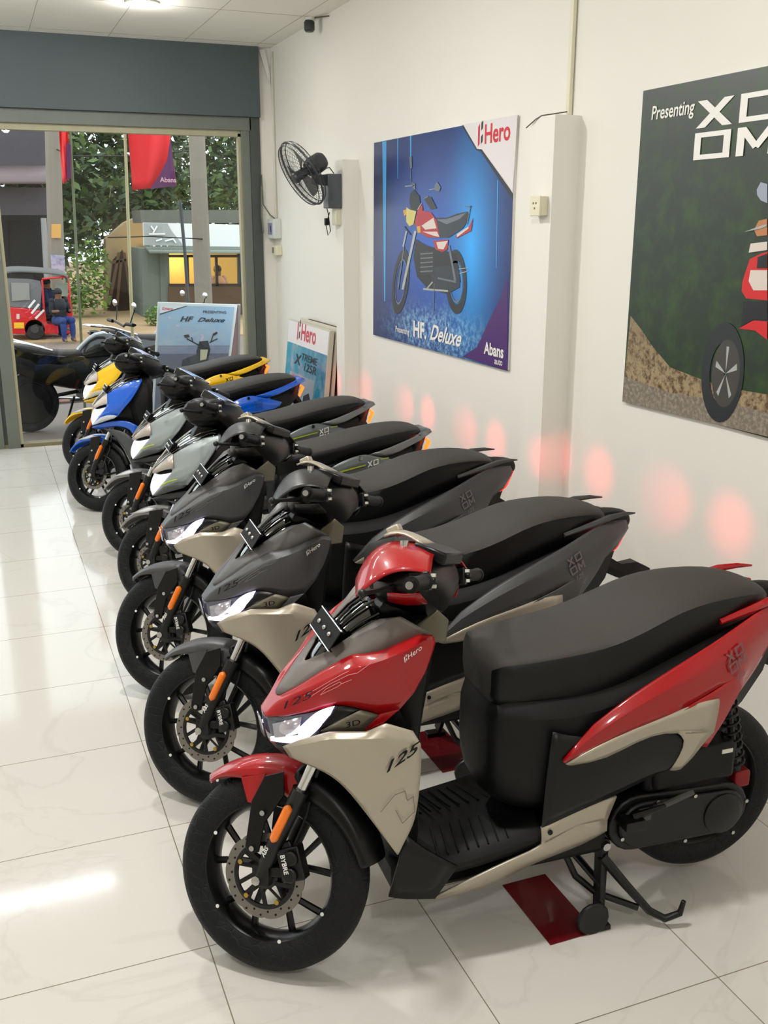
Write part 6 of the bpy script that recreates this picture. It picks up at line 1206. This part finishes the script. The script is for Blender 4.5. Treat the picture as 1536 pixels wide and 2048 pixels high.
t, T_ = flag('hanging_flag', [(0.9113, 11.150, 2.834), (1.003, 11.150, 2.837), (0.975, 11.150, 2.321), (0.9074, 11.150, 2.272)], 'narrow red flag seen edge-on, left of the larger flag', RF_)
m = MB(); m.poly([(0.9655, 11.100, 2.667), (1.007, 11.100, 2.645), (0.9864, 11.100, 2.334), (0.9446, 11.100, 2.300)]); m.build('purple_corner', PF_, t, T=T_, smooth=0)
MB().cyl((0.8977, 11.160, 2.834), (1.036, 11.190, 2.842), .010, n=8).build('top_rod', MBB, t, T=T_)
m = MB(); m.tube([(1.619, 20.800, 3.244), (1.826, 20.400, 3.101), (2.707, 18.800, 3.029), (3.597, 17.400, 3.063)], .010, n=5); m.tube([(2.032, 17.300, 1.677), (2.714, 17.300, 1.691), (3.592, 17.350, 1.647)], .009, n=5)
tag(m.build('overhead_wire', M_BLACK2), 'thin dark wires strung between the two concrete utility poles', 'wire')
m = MB(); m.tube([(2.434, 13.000, 2.170), (2.463, 13.000, 1.448), (2.481, 13.000, -0.1)], .022, n=6); tag(m.build('stay_cable', mat('dark_cable', (.25, .26, .25), .6)), 'dark slanting stay cable left of the right-hand utility pole', 'cable')
# gable wall ruin
t = thing('ruined_gable', 'tan gable wall with a timber opening, left of the shop', 'wall', (3.2, 25, Z0)); iv = Matrix.Translation((-3.2, -25, -Z0))
m = MB(); m.prism([(2.899, 25.000, 1.557), (3.361, 25.000, 1.930), (3.825, 25.000, 2.124), (3.699, 25.000, -0.222), (2.770, 25.000, -0.1937)], (0, .5, 0)); m.build('plaster_wall', mat('tan_plaster', (.62, .54, .40), .85, var=.15, vscale=2), t, T=iv, smooth=0)
m = MB(); m.prism([(3.013, 24.900, 1.081), (3.247, 24.900, 1.307), (3.366, 24.900, 0.8473), (3.350, 24.900, -0.08539), (2.802, 24.900, -0.06975)], (0, .06, 0)); m.build('dark_opening', mat('brown_shadow', (.24, .19, .15), .9), t, T=iv, smooth=0)
for a, b in (((2.811, 24.600, 0.06782), (3.124, 24.600, 1.258)), ((3.238, 24.600, 1.257), (3.325, 24.600, 0.1701)), ((2.927, 24.600, 1.035), (3.272, 24.600, 1.088)), ((2.994, 24.600, 0.06291), (3.158, 24.600, 1.089))):
    MB().bar(a, b, .09, .06).build('timber', mat('weathered_timber', (.44, .34, .25), .9), t, T=iv)
# shop
t = thing('roadside_shop', 'small shop across the road with a blank white sign and a lit yellow window', 'shop', (4.8, 23, Z0)); iv = Matrix.Translation((-4.8, -23, -Z0))
WL = mat('shop_wall_green', (.42, .46, .42), .8, var=.15, vscale=2)
m = MB(); m.prism([(3.408, 23.000, 1.379), (3.897, 23.000, 1.375), (3.850, 23.000, -0.1788), (3.352, 23.000, -0.1628)], (0, 1.6, 0)); m.build('side_wall', WL, t, T=iv, smooth=0)
m = MB(); m.prism([(3.826, 24.800, 1.339), (7.574, 24.800, 1.277), (7.534, 24.800, -0.448), (3.721, 24.800, -0.3254)], (0, .1, 0)); m.build('back_wall', mat('glowing_interior', (.62, .52, .32), .8, emit=(.95, .72, .28), es=.35), t, T=iv, smooth=0)  # back wall given a glow of its own for the lit interior
m = MB(); m.prism([(3.799, 22.950, 1.345), (3.996, 22.950, 1.344), (3.941, 22.950, -0.1776), (3.741, 22.950, -0.1712)], (0, .1, 0), WL); m.build('front_post', None, t, T=iv, smooth=0)
m = MB(); m.prism([(5.536, 22.950, 1.332), (5.640, 22.950, 1.331), (5.634, 22.950, -0.00508), (5.517, 22.950, -0.00173)], (0, .1, 0)); m.build('front_post', mat('shop_post_grey', (.25, .27, .28), .7), t, T=iv, smooth=0)
m = MB(); m.prism([(3.932, 22.900, 0.5716), (6.974, 22.900, 0.4763), (6.957, 22.900, -0.2704), (3.888, 22.900, -0.1717)], (0, .15, 0)); m.build('counter', mat('counter_brown', (.36, .27, .18), .7), t, T=iv, smooth=0)
m = MB()
for a, b in (((3.983, 22.920, 1.216), (6.997, 22.920, 1.187)), ((3.947, 22.920, 0.5919), (6.981, 22.920, 0.532)), ((4.381, 22.920, 1.213), (4.368, 22.920, 0.5617)), ((5.032, 22.920, 1.206), (5.024, 22.920, 0.5486))): m.bar(a, b, .06, .06)
m.build('window_bars', mat('dark_timber', (.22, .17, .12), .7), t, T=iv)
m = MB(); m.prism([(3.365, 22.200, 1.924), (6.792, 22.200, 1.856), (6.781, 22.200, 1.393), (3.346, 22.200, 1.457)], (0, .12, 0)); sg_ = m.build('sign_board', mat('blank_white_sign', (.86, .87, .86), .5), t, T=iv, smooth=0)
m = MB(); m.poly([(3.362, 22.180, 1.914), (3.862, 22.180, 1.904), (3.937, 22.180, 1.751), (4.126, 22.180, 1.515), (4.165, 22.180, 1.442), (3.343, 22.180, 1.468)]); m.build('grey_swash', mat('sign_grey', (.60, .62, .60), .5), sg_, T=iv, smooth=0)
m = MB(); put_text(m, 'yy my', (3.458, 22.150, 1.712), (1, 0, 0), (0, 0, 1), None, width=.34, bold=.01) if False else None
for a, b in (((3.509, 22.150, 1.853), (3.566, 22.150, 1.772)), ((3.634, 22.150, 1.853), (3.542, 22.150, 1.711)), ((3.457, 22.150, 1.691), (3.792, 22.150, 1.691)), ((3.594, 22.150, 1.548), (3.722, 22.150, 1.589)), ((3.783, 22.150, 1.547), (3.944, 22.150, 1.588)), ((3.945, 22.150, 1.608), (4.013, 22.150, 1.505))): m.bar(a, b, .02, .03)
m.build('faded_script', mat('sign_white', (.9, .9, .9), .5), sg_, T=iv, smooth=0)
m = MB(); m.add([(3.484, 23.000, 1.378), (7.025, 23.000, 1.353), (6.656, 21.800, 1.263), (3.398, 21.800, 1.303)], [(0, 1, 2, 3)]); m.build('awning', mat('awning_green_grey', (.48, .52, .48), .6), t, T=iv, solid=.05)
m = MB(); m.prism([(3.473, 23.300, 2.190), (7.137, 23.300, 2.213), (7.130, 23.300, 1.922), (3.488, 23.300, 1.916)], (0, 1.3, 0)); m.build('parapet', mat('stained_parapet', (.40, .40, .36), .85, var=.2, vscale=3), t, T=iv, smooth=0)
l = bpy.data.lights.new('shop_lamp', 'POINT'); l.energy = 60; l.color = (1, .72, .3); l.shadow_soft_size = .2; o = bpy.data.objects.new('shop_lamp', l); link(o, t); o.location = Vector((4.428, 24.300, 1.084)) - Vector((4.8, 23, Z0))
# three-wheeler -----------------------------------------------------
t = thing('three_wheeler', 'red auto rickshaw with a grey canvas hood parked across the road', 'auto rickshaw', (0.8487, 19.000, -0.1)); o = Vector((0.8487, 19.000, -0.1)); iv = Matrix.Translation(-o)
MR = mat('rickshaw_red', (.80, .06, .10), .35, coat=.5); MCV = mat('grey_canvas', (.36, .36, .35), .8)
Y0 = 19.0
def px(pts, dep=1.1, y=None): return pts
body = MB(); body.prism([(0.3612, 19.000, 0.5094), (0.4991, 19.000, 0.4885), (0.8117, 19.000, 0.4538), (0.9921, 19.000, 0.4052), (1.069, 19.000, 0.3155), (1.073, 19.000, 0.1749), (1.259, 19.000, 0.151), (1.262, 19.000, -0.008517), (1.007, 19.000, 0.0009853), (0.9664, 19.000, 0.117), (0.8861, 19.000, 0.1637), (0.7814, 19.000, 0.1235), (0.7291, 19.000, 0.01132), (0.3139, 19.000, 0.02677)], (0, 1.15, 0)); bd = body.build('body_shell', MR, t, T=iv, smooth=0, bevel=.02)
m = MB(); m.prism([(1.461, 19.250, 0.6922), (1.529, 19.250, 0.673), (1.552, 19.250, 0.3165), (1.471, 19.250, -0.04036), (1.366, 19.250, -0.03647), (1.438, 19.250, 0.302)], (0, .65, 0)); m.build('front_panel', MR, t, T=iv, smooth=0, bevel=.02)
hood = []
for y in (18.98, 19.1, 19.6, 20.1, 20.2):
    k = .0 if y in (18.98, 20.2) else .06
    hood.append(y)
m = MB(); H = [(0.3471, 18.980, 0.9539), (0.4058, 18.980, 1.054), (0.541, 18.980, 1.103), (0.8688, 18.980, 1.090), (1.200, 18.980, 1.059), (1.467, 18.980, 1.020), (1.505, 18.980, 0.9677), (1.498, 18.980, 0.8813)]
secs = [[(p[0], p[1] + d, p[2] + k) for p in H] for d, k in ((0, 0), (.12, .05), (.6, .07), (1.1, .05), (1.22, 0))]
m.grid(secs).build('canvas_hood', MCV, t, T=iv, solid=.02, sub=1)
m = MB(); m.prism([(0.3671, 19.000, 0.9865), (0.8581, 19.000, 0.9609), (1.021, 19.000, 0.9237), (1.045, 19.000, 0.8114), (0.9784, 19.000, 0.4405), (0.8124, 19.000, 0.4625), (0.3366, 19.000, 0.5101)], (0, .03, 0)); m.build('side_curtain', mat('grey_curtain', (.42, .42, .42), .7), t, T=iv, smooth=0)
m = MB(); m.prism([(0.5383, 18.970, 0.9085), (0.8339, 18.970, 0.8944), (0.8238, 18.970, 0.6027), (0.5246, 18.970, 0.593)], (0, .01, 0)); m.build('curtain_window', mat('cloudy_plastic', (.55, .54, .52), .3), t, T=iv, smooth=0)
m = MB(); m.tube([(1.058, 19.020, 0.9393), (1.045, 19.020, 0.4196), (1.056, 19.020, 0.1562)], .02, n=6); m.tube([(1.502, 19.050, 0.9646), (1.512, 19.050, 0.6679)], .02, n=6); m.tube([(1.059, 19.020, 0.9564), (1.502, 19.020, 0.9919)], .02, n=6); m.build('hood_frame', MR, t, T=iv)
m = MB(); m.prism([(1.280, 19.150, 0.8768), (1.502, 19.150, 0.8638), (1.483, 19.150, 0.636), (1.270, 19.150, 0.6499)], (0, .01, 0)); m.build('windscreen', mat('pale_windscreen', (.56, .60, .54), .2, coat=.5), t, T=iv, smooth=0)
m = MB(); m.prism([(1.080, 19.700, 0.7278), (1.518, 19.700, 0.7183), (1.457, 19.700, -0.009464), (1.016, 19.700, 0.00634)], (0, .02, 0)); m.build('cabin_back', MD, t, T=iv, smooth=0)
for i_, (a, b) in enumerate((((0.8598, 19.000, 0.05926), (0.8688, 19.200, 0.0402)), ((1.384, 19.500, -0.06123), (1.394, 19.650, -0.07608)))):
    c1 = Vector(a); w_ = MB(); w_.lathe([(.0, 0), (.09, 0), (.17, .0), (.19, .03), (.19, .10), (.17, .13), (0, .13)], (c1.x, c1.y + .0, Z0 + .19), 'y', n=20); wo = w_.build('wheel', mat('dusty_tyre', (.16, .14, .14), .8), t, T=iv)
    h_ = MB(); h_.lathe([(0, -.01), (.07, -.01), (.08, .01), (0, .01)], (c1.x, c1.y, Z0 + .19), 'y', n=16); h_.build('hub_cap', mat('hub_grey', (.25, .24, .23), .5), wo, T=iv)
m = MB(); m.prism([(0.5443, 18.960, 0.1962), (0.677, 18.960, 0.1917), (0.6705, 18.960, 0.1222), (0.5377, 18.960, 0.1269)], (0, .01, 0)); m.prism([(0.5221, 18.965, 0.2226), (0.6879, 18.965, 0.2171), (0.6782, 18.965, 0.1128), (0.5122, 18.965, 0.1186)], (0, .01, 0)); m.build('number_plate', mat('yellow_number_plate', (.92, .72, .15), .5), t, T=iv, smooth=0)
m = MB(); m.prism([(0.5772, 18.960, 0.3684), (0.6268, 18.960, 0.3669), (0.6187, 18.960, 0.2806), (0.569, 18.960, 0.2821)], (0, .01, 0)); m.build('tail_lamp', mat('clear_lamp', (.85, .75, .72), .3), t, T=iv, smooth=0)
m = MB(); 
for a, b in (((0.7854, 18.950, 0.4669), (0.9061, 18.950, 0.6019)), ((0.8266, 18.950, 0.3704), (0.9668, 18.950, 0.5312)), ((0.8856, 18.950, 0.2816), (1.041, 18.950, 0.425))): m.bar(a, b, .012, .035)
m.build('white_decal', M_WHITE, t, T=iv, smooth=0)
# figures ------------------------------------------------------------
def figure(label, loc, rz, joints, cloth, skin, hair, lower=None, k=1.0):
    """one skinned body; joints maps names to points in metres"""
    t = thing('person', label, 'person', loc, rz)
    J = {a_: tuple(q * k for q in b_) for a_, b_ in joints.items()}; E = [('hip', 'chest', .13, .15), ('chest', 'neck', .15, .055), ('neck', 'head', .055, .095), ('head', 'crown', .095, .07)]
    for s in 'LR': E += [('chest', 'sh' + s, .15, .055), ('sh' + s, 'el' + s, .055, .042), ('el' + s, 'ha' + s, .042, .03), ('hip', 'hp' + s, .13, .085), ('hp' + s, 'kn' + s, .085, .06), ('kn' + s, 'an' + s, .06, .04), ('an' + s, 'to' + s, .04, .032)]
    E = [(a_, b_, ra * k, rb * k) for a_, b_, ra, rb in E]
    names = list(J); me = bpy.data.meshes.new('body'); idx = {n: i for i, n in enumerate(names)}
    rad = {}
    for a, b, ra, rb in E: rad[a] = ra; rad[b] = rb
    me.from_pydata([J[n] for n in names], [(idx[a], idx[b]) for a, b, _, _ in E], [])
    o = bpy.data.objects.new('body', me); link(o, t); md = o.modifiers.new('skin', 'SKIN'); me.skin_vertices or None
    if not me.skin_vertices: me.attributes.new('x', 'FLOAT', 'POINT')
    sv = me.skin_vertices
    if len(sv):
        for n in names: sv[0].data[idx[n]].radius = (rad[n], rad[n]); sv[0].data[idx[n]].use_root = (n == 'hip')
    o.modifiers.new('sub', 'SUBSURF').levels = 1
    m = bpy.data.materials.new('figure_clothing'); 
    me.materials.append(skin)
    # clothing shells
    def tubes(nm, segs, col, grow=1.28):
        mb = MB()
        for a, b, ra, rb in [(a_, b_, ra_ * k, rb_ * k) for a_, b_, ra_, rb_ in segs]: mb.tube([J[a], tuple((Vector(J[a]) + Vector(J[b])) / 2), J[b]], [ra * grow, (ra + rb) / 2 * grow, rb * grow], n=10); mb.sphere(J[a], ra * grow * 1.04, n=10); mb.sphere(J[b], rb * grow * 1.04, n=10)
        mb.build(nm, col, t, sub=1)
    tubes('shirt', [('hip', 'chest', .13, .155), ('chest', 'neck', .155, .06)] + [('sh' + s, 'el' + s, .06, .05) for s in 'LR'], cloth)
    tubes('trousers', [('hip', 'hp' + s, .13, .10) for s in 'LR'] + [('hp' + s, 'kn' + s, .09, .07) for s in 'LR'] + [('kn' + s, 'an' + s, .065, .05) for s in 'LR'] + [('hpL', 'hpR', .10, .10)], lower or cloth)
    hm = MB(); c_ = Vector(J['head']); hm.sphere(tuple(c_ + Vector((0, .015, .045)) * k), .105 * k, n=12, sc=(.9, 1, .95)); hm.build('hair', hair, t)
    return t
SK = mat('brown_skin', (.45, .30, .20), .6); HR = mat('black_hair', (.05, .045, .045), .6)
def standing(h=1.65):
    k = h / 1.65; d = dict(hip=(0, 0, .90), chest=(0, 0, 1.22), neck=(0, 0, 1.40), head=(0, -.01, 1.50), crown=(0, 0, 1.60))
    for s, g in (('L', -1), ('R', 1)): d.update({'sh' + s: (.17 * g, 0, 1.34), 'el' + s: (.22 * g, .02, 1.08), 'ha' + s: (.22 * g, -.06, .84), 'hp' + s: (.09 * g, 0, .86), 'kn' + s: (.10 * g, -.02, .48), 'an' + s: (.10 * g, 0, .08), 'to' + s: (.11 * g, -.13, .03)})
    return {a: tuple(v * k for v in b) for a, b in d.items()}
def sitting():
    d = dict(hip=(0, 0, .50), chest=(0, -.02, .82), neck=(0, -.02, 1.00), head=(0, -.04, 1.10), crown=(0, -.03, 1.20))
    for s, g in (('L', -1), ('R', 1)): d.update({'sh' + s: (.17 * g, -.02, .94), 'el' + s: (.22 * g, -.08, .70), 'ha' + s: (.14 * g, -.32, .72), 'hp' + s: (.09 * g, -.02, .48), 'kn' + s: (.11 * g, -.42, .50), 'an' + s: (.11 * g, -.42, .08), 'to' + s: (.11 * g, -.55, .03)})
    return d
g_ = (1.278, 18.720, -0.1)
figure('person in dark shirt and blue trousers sitting at the front of the red three-wheeler', g_, .35, sitting(), mat('dark_shirt', (.10, .11, .13), .8), SK, HR, mat('blue_trousers', (.12, .20, .42), .8), k=.74)
s_ = Vector((1.125, 19.350, 0.2143)); figure('person in a navy shirt sitting inside the red three-wheeler', (s_.x, s_.y, Z0 + .12), 1.2, sitting(), mat('navy_shirt', (.08, .14, .26), .8), SK, HR, k=.76)
s_ = Vector((5.254, 23.900, 0.2838)); figure('person in a pale shirt sitting behind the shop counter', (s_.x, s_.y, s_.z - .55), .3, sitting(), mat('peach_shirt', (.80, .60, .42), .8), SK, HR)
# dark motorcycle and scooter outside are built in the same way as indoors
def street_bike(label, loc, rz, steer=0.0):
    t = thing('motorcycle', label, 'motorcycle', loc, rz)
    w = wheel('front_wheel', t, .29, .09, Matrix.Translation((0, 0, 0)), False, 2); w2 = wheel('rear_wheel', t, .29, .10, Matrix.Translation((1.28, 0, 0)), False, 2)
    dn = Vector((.44, 0, .90))
    for sg in (-1, 1):
        f = MB(); f.tube([(0, .09 * sg, .29), Vector((0, .09 * sg, .29)) + dn * .34, Vector((0, .09 * sg, .29)) + dn * .72], [.024, .022, .017], n=10); f.build('fork_leg', M_DARKMETAL, t)
    MB().tube([(.28, -.36, 1.02), (.30, -.16, 1.02), (.27, 0, .98), (.30, .16, 1.02), (.28, .36, 1.02)], .012, n=8).build('handlebar', M_DARKMETAL, t)
    for sg in (-1, 1):
        MB().cyl((.31, .20 * sg, 1.02), (.30, .36 * sg, 1.02), .018).build('handlebar_grip', M_BLACK, t)
        mm = MB(); mm.tube([(.27, .20 * sg, 1.03), (.24, .24 * sg, 1.14), (.24, .25 * sg, 1.17)], .006, n=6); st_ = mm.build('mirror_stem', M_DARKMETAL, t); m2 = MB(); m2.sphere((.25, .27 * sg, 1.20), .06, sc=(.25, 1, .6)); m2.build('mirror', M_CHROME, st_)
    MB().tube([(.14, 0, .78), (.17, 0, .80), (.24, 0, .82)], [.07, .085, .05], n=14).build('headlamp', M_LENS, t)
    loft([[(x, -w_ * .8, z0), (x, -w_, (z0 + z1) / 2), (x, -w_ * .5, z1), (x, w_ * .5, z1), (x, w_, (z0 + z1) / 2), (x, w_ * .8, z0)] for x, w_, z0, z1 in ((.30, .06, .72, .86), (.42, .13, .68, .95), (.58, .14, .66, .96), (.72, .10, .66, .84), (.78, .08, .66, .78))]).build('fuel_tank', mat('black_tank_paint', (.07, .075, .08), .15, coat=1), t, sub=1)
    loft(seat_mesh([(.70, .70, .75, .78, .09), (.85, .69, .75, .78, .12), (1.05, .71, .77, .80, .12), (1.25, .76, .82, .86, .11), (1.42, .82, .86, .88, .08)])).build('seat', M_SEAT, t, sub=1)
    loft([[(x, -w_, z0), (x, -w_, z1), (x, w_, z1), (x, w_, z0)] for x, w_, z0, z1 in ((.72, .09, .50, .72), (.95, .12, .56, .74), (1.2, .11, .66, .78), (1.45, .06, .78, .86), (1.55, .04, .82, .86))]).build('tail_panel', MAT['black_tank_paint'], t, bevel=.01)
    e = MB(); e.box((.60, 0, .42), (.36, .24, .26)); e.cyl((.50, 0, .50), (.42, 0, .66), .07); e.cyl((.64, -.14, .38), (.64, .14, .38), .10); en = e.build('engine', M_CASE, t, bevel=.01)
    MB().tube([(.40, -.10, .55), (.38, -.12, .30), (.60, -.14, .24), (1.0, -.16, .26), (1.45, -.17, .34)], [.018, .018, .02, .045, .05], n=10).build('exhaust_pipe', M_CHROME, t)
    MB().tube([(.70, -.07, .36), (1.28, -.09, .29)], .02).build('swing_arm', M_DARKMETAL, t)
    loft([[(x, -w_ * .9, z0), (x, -w_, (z0 + z1) / 2), (x, -w_ * .8, z1), (x, w_ * .8, z1), (x, w_, (z0 + z1) / 2), (x, w_ * .9, z0)] for x, w_, z0, z1 in ((.36, .10, .45, .70), (.50, .15, .34, .74), (.75, .15, .36, .72), (1.0, .14, .42, .73), (1.25, .12, .50, .78), (1.5, .08, .66, .84))]).build('side_cover', M_BLACK, t, sub=1)
    MB().lathe([(0, -.07), (.20, -.06), (.205, .0), (.20, .06), (0, .07)], (1.28, 0, .29), 'y', n=24).build('wheel_cover', M_BLACK, t)
    MB().tube([(1.05, -.14, .80), (1.35, -.14, .90), (1.56, -.10, .92), (1.56, .10, .92), (1.35, .14, .90), (1.05, .14, .80)], .011, n=8).build('grab_rail', M_CHROME, t)
    fd = fender('front_fender', t, .29, Matrix.Identity(4), 140, 40, .325, .06, lambda q: .02, MAT['black_tank_paint']); fender('rear_fender', t, .29, Matrix.Translation((1.28, 0, 0)), 120, 20, .34, .07, lambda q: .03, M_BLACK, tipw=1)
    MB().tube([(.80, -.10, .30), (.86, -.22, .02)], .012).build('side_stand', M_DARKMETAL, t)
    return t
st = street_bike('dark motorcycle parked outside on the left, its seat and tail facing the window post', (1.60, 10.62, Z0), math.pi + .22)
s2_ = copy_tree(st); s2_.location = (2.55, 11.9, Z0); s2_.rotation_euler = (0, 0, math.pi + .30); s2_['label'] = 'dark motorcycle outside behind the folding sign, only its mirrors showing over it'
st['group'] = s2_['group'] = 'motorcycles parked outside'
